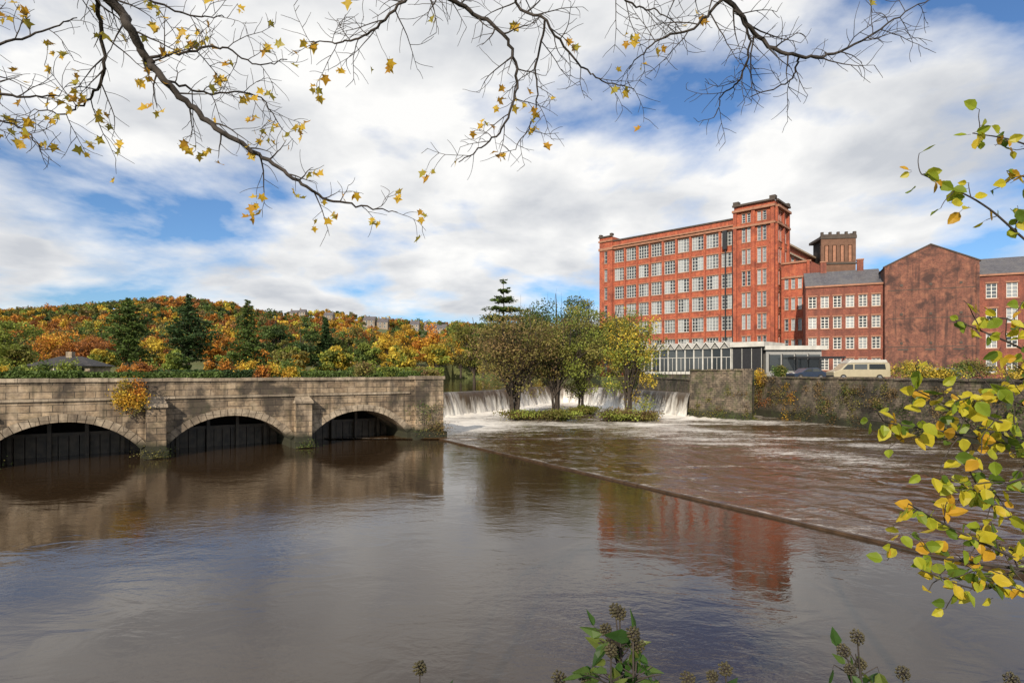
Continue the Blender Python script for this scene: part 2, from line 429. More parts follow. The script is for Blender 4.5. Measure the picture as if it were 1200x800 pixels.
uv=me.uv_layers.new(name='UVMap')
for l in me.loops: uv.data[l.index].uv=UVc[l.vertex_index]
me.polygons.foreach_set('use_smooth',[True]*len(me.polygons))
o=bpy.data.objects.new('weir_waterfall',me); scene.collection.objects.link(o)

# ------------------------------------------------------------------ arched bridge
BE=empty('stone_arch_bridge',(-5.6,43.9,0),math.radians(34.3))
wall=MB(); cop=MB(); vou=MB(); inn=MB(); gate=MB()
TOP=4.45; SPR=.55; CR=2.3
arches=[(-9.8-8.3*k,-2.7-8.3*k) for k in range(0,8)]
def arch_z(x,a,b):
    h=(b-a)/2; r=(h*h+(CR-SPR)**2)/(2*(CR-SPR)); cz=CR-r; xx=x-(a+b)/2
    return cz+math.sqrt(max(r*r-xx*xx,0))
xp=0
for a,b_ in arches:
    wall.add([(b_,0,-1),(xp,0,-1),(xp,0,TOP),(b_,0,TOP)],[(0,1,2,3)])
    n=26
    X=[a+(b_-a)*i/n for i in range(n+1)]
    for i in range(n):
        z0,z1=arch_z(X[i],a,b_),arch_z(X[i+1],a,b_)
        wall.add([(X[i],0,z0),(X[i+1],0,z1),(X[i+1],0,TOP),(X[i],0,TOP)],[(0,1,2,3)])
        wall.add([(X[i],0,z0),(X[i],4.5,z0),(X[i+1],4.5,z1),(X[i+1],0,z1)],[(0,1,2,3)])
    for xx in (a,b_):
        wall.add([(xx,0,-1),(xx,4.5,-1),(xx,4.5,SPR),(xx,0,SPR)],[(0,1,2,3)])
    h=(b_-a)/2; r=(h*h+(CR-SPR)**2)/(2*(CR-SPR)); cz=CR-r; cxx=(a+b_)/2; th=math.asin(h/r); nv=21
    for i in range(nv):
        t0=-th+2*th*i/nv+.0035; t1=-th+2*th*(i+1)/nv-.0035; ro=r+.42+random.uniform(-.02,.02); ri=r-.015
        q=[(cxx+ri*math.sin(t0),cz+ri*math.cos(t0)),(cxx+ro*math.sin(t0),cz+ro*math.cos(t0)),(cxx+ro*math.sin(t1),cz+ro*math.cos(t1)),(cxx+ri*math.sin(t1),cz+ri*math.cos(t1))]
        vou.prism(q,-.05-random.uniform(0,.015),.25)
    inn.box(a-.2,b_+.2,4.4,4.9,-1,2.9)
    for g in range(14):
        x0=a+(b_-a)*g/14
        gate.box(x0+.02,x0+(b_-a)/14-.02,3.9+random.uniform(0,.06),4.35,-.8,1.25+random.uniform(-.05,.05))
    gate.box(a,b_,3.7,3.9,1.2,1.4)
    for g in range(4): gate.box(a+(b_-a)*(g+.5)/4-.1,a+(b_-a)*(g+.5)/4+.1,3.5,3.7,-1,2.2)
    xp=a
wall.add([(xp-20,0,-1),(xp,0,-1),(xp,0,TOP),(xp-20,0,TOP)],[(0,1,2,3)])
x0=xp-20
wall.add([(x0,.5,3.6),(0,.5,3.6),(0,.5,TOP),(x0,.5,TOP)],[(3,2,1,0)])
wall.add([(x0,6,-1),(0,6,-1),(0,6,3.75),(x0,6,3.75)],[(3,2,1,0)])
wall.add([(0,0,-1),(0,6,-1),(0,6,3.75),(0,.5,3.75),(0,.5,TOP),(0,0,TOP)],[(0,1,2,3,4,5)])
cop.box(x0,0,.5,6,3.6,3.75)
x=-1.9
while x>x0+1:
    l=random.uniform(1.1,1.5); cop.box(x-l+.012,x,-.1-random.uniform(0,.02),.6,TOP+.002,TOP+.2+random.uniform(-.02,.02)); x-=l
x=-2.5
while x>x0+1:
    l=random.uniform(1.2,1.6); cop.box(x-l+.01,x,-.11,.1,3.42,3.56+random.uniform(-.006,.006)); x-=l
for k in range(8):
    c=-10.27-8.3*k
    wall.box(c-.5,c+.5,-.65,.05,-1,2.95)
    cop.add([(c-.58,-.75,2.95),(c+.58,-.75,2.95),(c+.58,.0,2.95),(c-.58,.0,2.95),(c-.58,-.75,3.08),(c+.58,-.75,3.08),(c+.45,-.12,3.4),(c-.45,-.12,3.4)],[(0,1,5,4),(4,5,6,7),(0,3,2,1),(1,2,6,5),(0,4,7,3)])
    wall.box(c-.62,c+.62,-.8,.05,-1,.45)
wall.box(-2.15,.12,-.42,.7,-1,TOP+.02); cop.box(-2.25,.22,-.52,.8,TOP+.022,TOP+.26); wall.box(-2.4,.3,-.7,.5,-1,.5)
wall.box(-.6,.1,.7,19.,-1,3.7)
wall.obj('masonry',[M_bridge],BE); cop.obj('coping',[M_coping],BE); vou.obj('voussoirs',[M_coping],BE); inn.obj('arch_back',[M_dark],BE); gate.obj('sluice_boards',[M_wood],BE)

# ------------------------------------------------------------------ right bank walls
def wall_path(name,pts,z1,th,mat_,cop_mat):
    e=empty(name); wb=MB(); cb_=MB()
    for i in range(len(pts)-1):
        a=Vector(pts[i]+(0,)); b_=Vector(pts[i+1]+(0,)); t=(b_-a).normalized(); n=Vector((-t.y,t.x,0))
        Lg=(b_-a).length
        def T(u,v,z,a=a,t=t,n=n): p=a+t*u+n*v; return (p.x,p.y,z)
        segs=max(2,int(Lg/.8)); rowsz=[-1,.0,.5,1,1.5,2,2.6,3.2,3.8,z1]
        vs=[];fs=[]
        for s_ in range(segs+1):
            for r_ in rowsz:
                off=-.18+.04*r_+random.uniform(-.06,.05)*(0 if s_ in(0,segs) else 1)
                vs.append((Lg*s_/segs,off,r_ if r_<z1 else z1))
        R=len(rowsz)
        for s_ in range(segs):
            for r_ in range(R-1): fs.append((s_*R+r_,(s_+1)*R+r_,(s_+1)*R+r_+1,s_*R+r_+1))
        wb.add(vs,fs,0,T)
        wb.box(0,Lg,.12,th,-1,z1-.002,0,T)
        u=0
        while u<Lg-.2:
            l=min(random.uniform(.4,1.1),Lg-u); cb_.box(u+.01,u+l-.01,-.1+random.uniform(-.05,.04),th+.05,z1,z1+.16+random.uniform(-.05,.07),0,T); u+=l
    wb.obj('masonry',[mat_],e); cb_.obj('coping',[cop_mat],e)
wall_path('river_wall',[(19.6,62.7),(24.8,58.8),(27.4,66.5)],5.15,.9,M_rwall,M_rwall)
wall_path('river_wall',[(27.6,66.6),(29.4,58),(31,50.5),(32.3,35.5),(33.2,12),(33.4,-5)],4.35,.8,M_rwall,M_rwall)
wall_path('river_wall',[(22.3,100),(20.4,92),(19.8,63)],4.1,.8,M_rwall,M_rwall)
mb=MB(); mb.add([(20.5,63.2,4.11),(25,59.9,4.11),(27.6,67.2,4.11),(29.8,67.2,4.11),(31.9,50.6,4.11),(33.1,35.5,4.11),(34.2,-5,4.11),(120,-5,4.11),(120,150,4.11),(60,150,4.11),(23.,100,4.11),(20.8,92,4.11)],[tuple(range(12))])
mb.obj('car_park',[M_asph])

# ------------------------------------------------------------------ facade builder
class Bld:
    def __init__(s,name,loc,rotz,mats):
        s.e=empty(name,loc,rotz); s.p={}; s.m=mats
    def __getitem__(s,k):
        if k not in s.p: s.p[k]=MB()
        return s.p[k]
    def done(s):
        for k,mb in s.p.items(): mb.obj(k,[s.m[k]],s.e)
def facade(B,T,u0,u1,z0,z1,cols,rows,ww,bars=(2,3),th=.45,sill=True,wallk='walls',glass='glass',arch=False,barw=.09,fr='frames',lint='trim'):
    w=B[wallk]; zs=z0
    for zb,zt in rows:
        w.box(u0,u1,-th,0,zs,zb,0,T)
        us=u0
        for c in cols:
            w.box(us,c-ww/2,-th,0,zb,zt,0,T); us=c+ww/2
            a,b_=c-ww/2,c+ww/2
            nb=2 if ww>1.5 else 1
            for q in range(nb):
                g0=a+(b_-a)*q/nb; g1=a+(b_-a)*(q+1)/nb
                B[glass].add([(g0,-.24,zb),(g1,-.24,zb),(g1,-.24,zt),(g0,-.24,zt)],[(0,1,2,3)],0,T)
            f=B[fr]
            f.box(a,a+barw,-.22,-.14,zb,zt,0,T); f.box(b_-barw,b_,-.22,-.14,zb,zt,0,T)
            f.box(a+barw,b_-barw,-.22,-.14,zb,zb+barw,0,T); f.box(a+barw,b_-barw,-.22,-.14,zt-barw,zt,0,T)
            for i in range(1,bars[0]+1):
                x=a+(b_-a)*i/(bars[0]+1); f.box(x-barw/2,x+barw/2,-.215,-.15,zb+barw,zt-barw,0,T)
            for i in range(1,bars[1]+1):
                z=zb+(zt-zb)*i/(bars[1]+1); f.box(a+barw,b_-barw,-.21,-.155,z-barw/2.5,z+barw/2.5,0,T)
            if sill:
                B[lint].box(a-.12,b_+.12,-.1,.1,zb-.18,zb,0,T)
                B[lint].box(a-.12,b_+.12,-.05,.05,zt,zt+.22,0,T)
        w.box(us,u1,-th,0,zb,zt,0,T)
        zs=zt
    w.box(u0,u1,-th,0,zs,z1,0,T)
front=lambda y0:(lambda u,o,z:(u,y0-o,z))
side=lambda x0:(lambda u,o,z:(x0+o,u,z))
mats_m={'walls':M_brick,'glass':M_glass,'frames':M_frame,'trim':M_trim,'crown':M_dkstone,'core':M_dark,'roof':M_slate,'bays':M_brick,'pipes':M_black,'bands':M_buff}

B=Bld('red_brick_mill',(50.7,109.9,0),math.radians(-42.6),mats_m)
G0=3.9; rowsm=[(G0+4.3*i+1.1,G0+4.3*i+3.95) for i in range(7)]
T=front(0)
U0,U1=-36.3,-7.5; nc=9; sp_=(U1-U0)/nc
facade(B,T,U0,U1,G0-1,36.0,[U0+sp_*(i+.5) for i in range(nc)],rowsm,2.6,bars=(3,3),barw=.12)
for i in range(nc+1):
    u=U0+sp_*i
    if 0<i<nc: B['bays'].box(u-.2,u+.2,.002,.28,G0-1,34.2,0,T)
for z,o,h in ((33.9,.45,.45),(34.45,.7,.3),(35.85,.25,.3)):
    B['trim' if z!=35.85 else 'crown'].box(U0+.02,U1-.02,.01,o,z,z+h,0,T)
T2=front(-.5)
facade(B,T2,-39.9,U0,G0-1,37.0,[-38.1],[(a,b_) for a,b_ in rowsm],.8,bars=(0,2))
B['walls'].box(-39.9,U0,-.05,3.6,G0-1,36.99)
for z,o,h in ((33.9,.25,.6),(35.9,.3,.4),(37.0,.3,.3)): B['crown' if z>36.5 else 'trim'].box(-39.9-.15,U0+.15,.003,o,z,z+h,0,T2)
for u in (-39.6,-36.6): B['crown'].box(u-.3,u+.3,-.7,.2,37.3,37.8,0,T2)
T3=front(-.8); tz=38.0
rows_t=[(G0+4.3*i+1.0,G0+4.3*i+3.9) for i in range(7)]+[(34.6,36.4)]
facade(B,T3,-7.5,.3,G0-1,tz,[-5.6,-4.6,-2.6,-1.6],rows_t,.72,bars=(0,3),barw=.09)
for u in (-7.2,-3.6,-.0): B['bays'].box(u-.35,u+.3,.002,.4,G0-1,36.8,0,T3)
for z,o,h,k in ((33.6,.5,.4,'trim'),(36.8,.65,.45,'trim'),(38.0,.5,.35,'crown')):
    B[k].box(-7.7,.5,.003,o,z,z+h,0,T3)
TS=side(.3)
facade(B,TS,-.35,7.3,G0-1,tz,[1.9,3.0,4.9,6.0],rows_t,.7,bars=(0,3))
for u in (0,3.95,7.0): B['bays'].box(u-.3,u+.3,.002,.35,G0-1,36.8,0,TS)
for z,o,h,k in ((33.6,.5,.4,'trim'),(36.8,.65,.45,'trim'),(38.0,.5,.35,'crown')):
    B[k].box(-.3,7.4,.003,o,z,z+h,0,TS)
B['walls'].box(-7.49,-7.1,-.35,6.8,36,tz); B['walls'].box(-7.1,-.2,6.4,6.85,31,tz); B['roof'].box(-7.05,-.2,-.3,6.4,37,37.3)
for (x,y) in ((-7.0,-.9),(.0,-.9),(.1,6.8),(-7.1,6.6)):
    B['crown'].box(x-.55,x+.55,y-.35,y+.75,38.36,38.95)
for u in (-3.6,): B['crown'].box(u-1.1,u+1.1,.8,1.2,38.36,38.8)
for u in (-9.4,-7.9): B['pipes'].box(u-.12,u+.12,.3,.5,G0,33.8,0,T)
B['pipes'].box(-9.9,-9.0,.3,.8,30,33.8,0,T)
rs=[(G0+4.3*i+1.1,G0+4.3*i+3.6) for i in range(6)]
facade(B,side(-.3),7.3,52,G0-1,31.5,[9+3.4*i for i in range(13)],rs,2.1,bars=(2,3))
for z,o,h in ((29.3,.35,.35),(30.9,.6,.35)): B['bands'].box(7.4,52,.003,o,z,z+h,0,side(-.3))
B['core'].box(-39.3,-.8,.6,51.8,3,30.8); B['roof'].box(-39.4,-.75,.5,51.9,30.82,31.2)
B['core'].box(-39.3,-7.6,.6,20,31.2,35.2)
B['walls'].box(-39.9,-39.4,.5,52,3,35.5)
TA=front(1.6)
ra=[(G0+4.0*i+1.1,G0+4.0*i+3.3) for i in range(5)]
facade(B,TA,.75,5.9,G0-1,26.,[1.7,2.9,4.1,5.2],ra,.7,bars=(0,2),lint='trim')
facade(B,side(5.9),1.15-.01,10,G0-1,26.,[3,5,7.5],ra,.9,bars=(0,2))
for z,o,h in ((23.,.2,.3),(25.8,.3,.35)): B['trim'].box(.8,6.1,.003,o,z,z+h,0,TA)
B['core'].box(.8,5.4,2.2,9.9,3,25.5)
B.done()

def gabled(B,x0,x1,y0,y1,ze,zr,z0=3.8,over=.3):
    ym=(y0+y1)/2
    B['roof'].add([(x0-.1,y0-over,ze),(x1+.1,y0-over,ze),(x1+.1,ym,zr),(x0-.1,ym,zr),(x1+.1,y1+over,ze),(x0-.1,y1+over,ze)],[(0,1,2,3),(3,2,4,5)])
    for x in (x0,x1):
        B['walls'].add([(x,y0,z0),(x,y1,z0),(x,y1,ze),(x,ym,zr-.1),(x,y0,ze)],[(0,1,2,3,4)])
    B['walls'].add([(x0,y1,z0),(x1,y1,z0),(x1,y1,ze),(x0,y1,ze)],[(0,1,2,3)])
ms=dict(mats_m); ms['walls']=M_brick3; ms['frames']=M_white
RB=math.radians(-25)
C=Bld('old_brick_mill',(49.1,95.1,0),RB,ms)
rc=[(5.4+3.4*i,7.3+3.4*i) for i in range(4)]
facade(C,front(0),0,11.0,3.8,19.3,[1.0+1.8*i for i in range(6)],rc,1.2,bars=(1,3),barw=.1)
gabled(C,0,11.0,.45,11,19.3,22.4)
C['trim'].box(-.05,10.95,.003,.25,19.0,19.28,0,front(0))
C['core'].box(.3,10.5,.8,10.5,3.5,18)
for x in (2.5,8): C['walls'].box(x,x+.9,5.3,6.2,21.8,24); C['trim'].box(x-.08,x+.98,5.22,6.28,24,24.2)
C.done()
ms2=dict(ms); ms2['walls']=M_brick2
D=Bld('gabled_brick_warehouse',(58.7,89.6,0),RB,ms2)
Wd=11.9
D['walls'].add([(0,0,3.8),(Wd,0,3.8),(Wd,0,21.6),(Wd/2,0,24.5),(0,0,21.5)],[(0,1,2,3,4)])
D['walls'].add([(0,0,3.8),(0,26,3.8),(0,26,21.5),(0,0,21.5)],[(0,1,2,3)])
D['walls'].add([(Wd,0,3.8),(Wd,26,3.8),(Wd,26,21.6),(Wd,0,21.6)],[(3,2,1,0)])
D['roof'].add([(-.2,.25,21.4),(Wd/2,.25,24.4),(Wd/2,26,24.4),(-.2,26,21.4),(Wd+.2,.25,21.5),(Wd+.2,26,21.5)],[(0,1,2,3),(1,4,5,2)])
for a,b_ in (((-.2,21.5),(Wd/2,24.6)),((Wd/2,24.6),(Wd+.2,21.6))):
    D['crown'].add([(a[0],-.12,a[1]-.1),(b_[0],-.12,b_[1]-.1),(b_[0],-.12,b_[1]+.1),(a[0],-.12,a[1]+.1),(a[0],.4,a[1]-.1),(b_[0],.4,b_[1]-.1),(b_[0],.4,b_[1]+.1),(a[0],.4,a[1]+.1)],[(0,1,2,3),(3,2,6,7),(0,4,5,1),(7,6,5,4)])
for u in (.0,Wd-.4): D['walls'].box(u,u+.4,.002,.12,3.8,21,0,front(0))
for zt in (9.5,14.,18.5):
    for u in (2.2,5.95,9.7): D['crown'].box(u-.18,u+.18,.002,.07,zt-.18,zt+.18,0,front(0))
for (u,z) in ((2.4,6.5),(5.9,6.5),(9.4,6.5)):
    D['crown'].box(u-.7,u+.7,.002,.04,z+1.9,z+2.12,0,front(0))
for z in (8.9,13.3,17.7): D['crown'].box(.4,Wd-.4,.002,.03,z,z+.09,0,front(0))
D.done()
E=Bld('old_brick_mill',(69.9,85.3,0),RB,ms)
facade(E,front(0),0,24,3.8,19.6,[1.6+2.4*i for i in range(10)],[(4.9+3.7*i,7.1+3.7*i) for i in range(4)],1.35,bars=(1,3),barw=.1)
gabled(E,0,24,.45,12,19.6,22.9); E['core'].box(.3,23.6,.8,11.5,3.5,18.5)
E['trim'].box(0,24,.003,.25,19.3,19.58,0,front(0)); E.done()

mt=dict(mats_m); mt['walls']=M_brownstone
Wt=Bld('water_tower',(67.9,125,0),math.radians(-8),mt)
w_=7.1
Wt['walls'].box(0,w_,0,w_,3,29.2)
for T_ in (front(0),side(w_)):
    Wt['crown'].box(-.05,w_+.05,.003,.2,28.6,29.,0,T_)
    for i in range(5):
        u=.35+(w_-.7)*i/4; Wt['walls'].box(u-.35,u+.35,-.5,.05,29.21,34.2,0,T_)
        if i<4: Wt['trim'].box(u+.55,u+1.15,-.3,-.1,29.21,33.0,0,T_)
    Wt['walls'].box(-.0,w_+.0,-.45,.03,32.8,34.2,0,T_)
    Wt['crown'].box(-.12,w_+.12,-.5,.2,34.2,34.9,0,T_)
    for i in range(5):
        u=.0+(w_-.5)*i/4; Wt['crown'].box(u,u+.5,-.4,.15,34.9,35.7,0,T_)
    Wt['crown'].box(.5,w_-.5,-.3,.05,34.9,35.2,0,T_)
Wt['crown'].box(-.0,w_-.3,.35,w_,34.3,34.85); Wt['core'].box(.7,w_-.7,.7,w_-.7,29.3,34.2)
Wt.done()

mp_={'frames':M_cream,'glass':M_glass2,'roof':M_cream,'base':M_rwall,'grey':M_grey,'dark':M_black,'core':M_dark}
P=Bld('glazed_pavilion',(22.8,98,0),math.atan2(-14,14.3),mp_)
Lp=20.; T=front(0); z0,z1=4.7,8.7
P['base'].box(-.2,Lp+.2,-.3,9,1.5,z0)
nb_=10
for i in range(nb_+1):
    u=Lp*.76*i/nb_; P['frames'].box(u-.09,u+.09,-.1,.12,z0,z1,0,T)
    if i<nb_:
        b1=u+Lp*.76/nb_
        P['glass'].add([(u+.09,-.05,z0+.4),(b1-.09,-.05,z0+.4),(b1-.09,-.05,z1),(u+.09,-.05,z1)],[(0,1,2,3)],0,T)
        P['frames'].box(u+.09,b1-.09,-.08,.05,z0,z0+.4,0,T)
        P['frames'].box(u+.09,b1-.09,-.04,.03,z0+2.6,z0+2.68,0,T)
        um=(u+b1)/2; P['frames'].box(um-.03,um+.03,-.04,.03,z0+.4,z0+2.6,0,T)
        zz=z1+1.05
        P['roof'].add([(u,.7,z1+.1),(um,.7,zz),(b1,.7,z1+.1),(u,-8,z1+.1),(um,-8,zz),(b1,-8,z1+.1)],[(0,1,4,3),(1,2,5,4)],0,T)
        P['grey'].add([(u+.05,.3,z1+.12),(um,.3,zz-.12),(b1-.05,.3,z1+.12)],[(0,1,2)],0,T)
        P['roof'].add([(u,.72,z1-.05),(um,.72,zz-.12),(b1,.72,z1-.05),(b1,.72,z1+.12),(um,.72,zz+.08),(u,.72,z1+.12)],[(0,1,4,5),(1,2,3,4)],0,T)
P['roof'].box(-.3,Lp*.76,-.2,.35,z1,z1+.1,0,T)
P['dark'].box(Lp*.76+.15,Lp-.1,-.3,.02,z0,z1-.1,0,T)
for i in range(4):
    u=Lp*.76+.2+i*1.45; P['frames'].box(u,u+.06,.02,.08,z0,z1-.1,0,T)
P['roof'].box(Lp*.76+.02,Lp+.3,-8,.5,z1+.1,z1+.85,0,T)
P['core'].box(.2,Lp-.2,2.5,8,z0,z1)
P['glass'].box(-.1,0.,.2,8,z0,z1)
P.done()
A=Bld('flat_roofed_annex',(37.6,84.2,0),math.radians(-3),mp_)
A['grey'].box(0,8,0,8,4,8.2); A['roof'].box(-.3,8.6,-.5,8.2,8.3,8.9); A['core'].box(-.01,8,.2,7.9,8.19,8.32)
for i in range(4): A['glass'].box(.5+1.9*i,2.1+1.9*i,-.04,.1,5.2,7.6); A['dark'].box(.4+1.9*i,.5+1.9*i,-.08,.0,5.1,7.7)
A['dark'].box(3,9.8,-3.2,-.5,7.0,7.25)
for x in (3.1,6.2,9.5): A['dark'].box(x,x+.12,-3.1,-2.98,4.1,7)
A.done()

# ------------------------------------------------------------------ vehicles
def paint(name,c):
    m,nt,b=mat(name); tc=N(nt,'ShaderNodeTexCoord'); n=noise_n(nt,tc.outputs['Object'],2.,5,.6)
    L(nt,ramp(nt,n,.3,.7,tuple(x*.85 for x in c),c),b.inputs['Base Color']); b.inputs['Roughness'].default_value=.3; b.inputs['Coat Weight'].default_value=.4
    return m
def vehicle(name,loc,rot,prof,winprof,L_,Wd,wheels,body,roof=None,roofprof=None):
    e=empty(name,loc,rot)
    b_=MB(); b_.prism(prof,-Wd/2,Wd/2); o=b_.obj('body',[body],e)
    bv=o.modifiers.new('b','BEVEL'); bv.width=.07; bv.segments=3
    g=MB()
    for wp in winprof:
        for s_ in (-1,1): g.prism(wp,s_*(Wd/2-.02),s_*(Wd/2+.012))
    g.obj('windows',[M_glass2],e)
    wh=MB(); hub=MB()
    for x in wheels:
        for s_ in (-1,1):
            wh.cyl((x,s_*(Wd/2-.08),.33),'y',.33,.24,20); hub.cyl((x,s_*(Wd/2+.05),.33),'y',.19,.03,14)
    wh.obj('wheels',[M_rubber],e); hub.obj('hubcaps',[M_chrome],e)
    t=MB(); xf=prof[0][0]; xr=max(p[0] for p in prof)
    t.box(xf-.06,xf+.08,-Wd/2+.05,Wd/2-.05,.35,.55); t.box(xr-.08,xr+.06,-Wd/2+.05,Wd/2-.05,.35,.55); t.obj('bumpers',[M_black],e)
    l=MB()
    for s_ in (-1,1):
        l.box(xf-.02,xf+.05,s_*(Wd/2-.3)-.12,s_*(Wd/2-.3)+.12,.65,.85)
    l.obj('headlamps',[M_white],e)
    if roofprof:
        r=MB(); r.prism(roofprof,-Wd/2+.08,Wd/2-.08); ro=r.obj('high_roof',[roof],e); bv=ro.modifiers.new('b','BEVEL'); bv.width=.08; bv.segments=3
vp=[(-2.9,.35),(-2.95,.95),(-2.2,1.2),(-1.55,1.85),(2.75,1.9),(2.85,1.6),(2.9,.35)]
vehicle('camper_van',(38.0,62.5,4.11),math.radians(-6),vp,[[(-2.0,1.2),(-1.5,1.72),(-.95,1.74),(-.95,1.2)],[(-.8,1.2),(-.8,1.75),(.5,1.77),(.5,1.2)],[(.7,1.2),(.7,1.77),(2.3,1.78),(2.4,1.2)]],5.8,1.95,(-1.95,1.75),paint('cream_paint',(.42,.37,.25)),paint('white_roof',(.52,.5,.44)),[(-1.5,1.86),(-1.1,2.25),(2.5,2.25),(2.7,1.9)])
cp=[(-2.1,.3),(-2.15,.75),(-1.1,.92),(-.4,1.38),(1.0,1.42),(1.75,.98),(2.1,.9),(2.1,.3)]
cw=[[(-.95,.95),(-.38,1.3),(.2,1.33),(.2,.95)],[(.3,.95),(.3,1.33),(.92,1.33),(1.5,.98)]]
vehicle('parked_car',(36.2,70,4.11),math.radians(8),cp,cw,4.2,1.75,(-1.35,1.3),paint('dark_blue_paint',(.03,.045,.08)))
vehicle('parked_car',(49.5,66,4.11),math.radians(4),cp,cw,4.2,1.75,(-1.35,1.3),paint('grey_paint',(.12,.12,.125)))
def railing(p0,p1,z,n):
    r=MB(); a=Vector(p0); b_=Vector(p1)
    for i in range(n+1):
        q=a.lerp(b_,i/n); r.tube([(q.x,q.y,z),(q.x,q.y,z+1.1)],[.03,.03],5)
    for h in (.55,1.08): r.tube([(a.x,a.y,z+h),(b_.x,b_.y,z+h)],[.025,.025],5)
    r.obj('iron_railing',[M_black])
railing((20.6,64,0),(21.6,96,0),4.1,16)

# ------------------------------------------------------------------ vegetation
PAL={'dark':(.045,.08,.026),'green':(.09,.135,.032),'lime':(.21,.25,.045),'olive':(.19,.17,.045),'yellow':(.58,.42,.055),'gold':(.52,.31,.038),'orange':(.46,.19,.032),'rust':(.27,.105,.032),'brown':(.21,.14,.06)}
def leaf_quads(C,S,col,flat=0.,asp=.6):
    n=len(C); a=rng.normal(size=(n,3)); a[:,2]*=(1-flat); a/=np.linalg.norm(a,axis=1)[:,None]+1e-9
    b=rng.normal(size=(n,3)); b[:,2]*=(1-flat); b-= (b*a).sum(1)[:,None]*a; b/=np.linalg.norm(b,axis=1)[:,None]+1e-9
    S=np.asarray(S)[:,None]; a=a*S*.5; b=b*S*.5*asp
    V=np.empty((n,4,3)); V[:,0]=C-a; V[:,1]=C+b-a*.1; V[:,2]=C+a; V[:,3]=C-b-a*.1
    Q=np.arange(4*n).reshape(n,4)
    return V.reshape(-1,3),Q,np.repeat(col,4,axis=0)
def finish(name,mb,V,Q,col,bark=M_bark):
    tv=np.array(mb.v) if mb.v else np.zeros((0,3)); tq=np.array(mb.f,dtype=int) if mb.f else np.zeros((0,4),int)
    nv=len(tv); AV=np.concatenate([tv,V]); AQ=np.concatenate([tq,Q+nv])
    mi=np.concatenate([np.zeros(len(tq)),np.ones(len(Q))]); ac=np.concatenate([np.full((nv,3),.05),col])
    return np_mesh(name,AV,AQ,[bark,M_leaf],mi,ac)
def decid(name,x,y,z,h,r,pal,pal2=None,mixp=.3,nleaf=5000,ls=.4,K=34,base=.25,trunk=None,lean=0.,zs=None,nst=1,droop=0.,gap=1.):
    mb=MB(); zc=z+h*(1+base)/2; rz=zs or h*(1-base)/2
    ctr=np.array([x+lean,y,zc])
    d=rng.normal(size=(K,3)); d/=np.linalg.norm(d,axis=1)[:,None]
    rad=rng.random(K)**.45*.86
    lump=1+.22*np.sin(d[:,0]*3+x)+.15*np.cos(d[:,2]*4+y)
    cc=ctr+d*rad[:,None]*lump[:,None]*np.array([r,r,rz])
    cc[:,2]=np.minimum(cc[:,2],z+h-.3)
    cr_=rng.uniform(.17,.36,K)*r*gap
    tr=trunk or h*.022
    stems=[]
    for s_ in range(nst):
        ang=rng.random()*6.28 if nst<3 else 6.28*s_/nst+.4; off=0 if nst==1 else .5*r
        tx=x+lean*.8+math.cos(ang)*off*.8; ty=y+math.sin(ang)*off*.6
        tp=catmull([(x+.3*math.cos(ang)*(nst>1),y,z-.4),(x+(tx-x)*.25+rng.normal()*.15,y+(ty-y)*.25,z+h*.2),(x+(tx-x)*.6+rng.normal()*.3,y+(ty-y)*.6,z+h*.45),(tx,ty,z+h*.75),(tx+rng.normal()*.3,ty,z+h*.93)],4)
        k=len(tp); mb.tube(tp,[tr*(1.25 if i==0 else 1)*(1-.88*i/(k-1)) for i in range(k)],7); stems.append(tp)
    for i in range(K):
        tp=stems[i%nst]; k=len(tp)
        c=cc[i]; hh=(c[2]-z)/h; j=int(min(max(.2,hh*.62-rng.random()*.1),.9)*(k-1)); s0=tp[j]
        e=Vector(c); mid=s0.lerp(e,.5)+Vector((rng.normal()*.2,rng.normal()*.2,(.1 if droop else .06)*h*rng.random()))
        r0=tr*(1-.88*j/(k-1))*.5
        pts=catmull([s0,mid,e],4); m_=len(pts); mb.tube(pts,[r0*(1-.85*q/(m_-1)) for q in range(m_)],4)
        for q in range(5):
            e2=e+Vector(rng.normal(size=3))*float(cr_[i])*.9; st=pts[m_//2+int(rng.integers(0,m_//2))]
            mb.tube([st,st.lerp(e2,.5)+Vector((0,0,.1)),e2],[r0*.3,r0*.2,.01],3)
    wgt=cr_**2/np.sum(cr_**2); cnt=(wgt*nleaf).astype(int)+4
    Cs=[];Co=[]
    for i in range(K):
        n=cnt[i]; q=rng.normal(size=(n,3)); q/=np.linalg.norm(q,axis=1)[:,None]; q*=(rng.random(n)**.4*1.15)[:,None]*cr_[i]*np.array([1.15,1.15,.75])
        if droop: q[:,2]-=rng.random(n)*droop*cr_[i]
        Cs.append(cc[i]+q)
        b1=np.array(PAL[pal]); b2=np.array(PAL[pal2]) if pal2 else b1
        cb_=b2 if rng.random()<mixp else b1
        f=rng.uniform(.62,1.35)
        cl=np.tile(cb_*f,(n,1)); k2=rng.random(n)<.22; cl[k2]=(b1+b2)*.5*f*1.15
        cl*=rng.uniform(.65,1.35,(n,1)); Co.append(cl)
    C=np.concatenate(Cs); col=np.clip(np.concatenate(Co),0,.8)
    V,Q,cv=leaf_quads(C,rng.uniform(.6,1.25,len(C))*ls,col)
    return finish(name,mb,V,Q,cv)
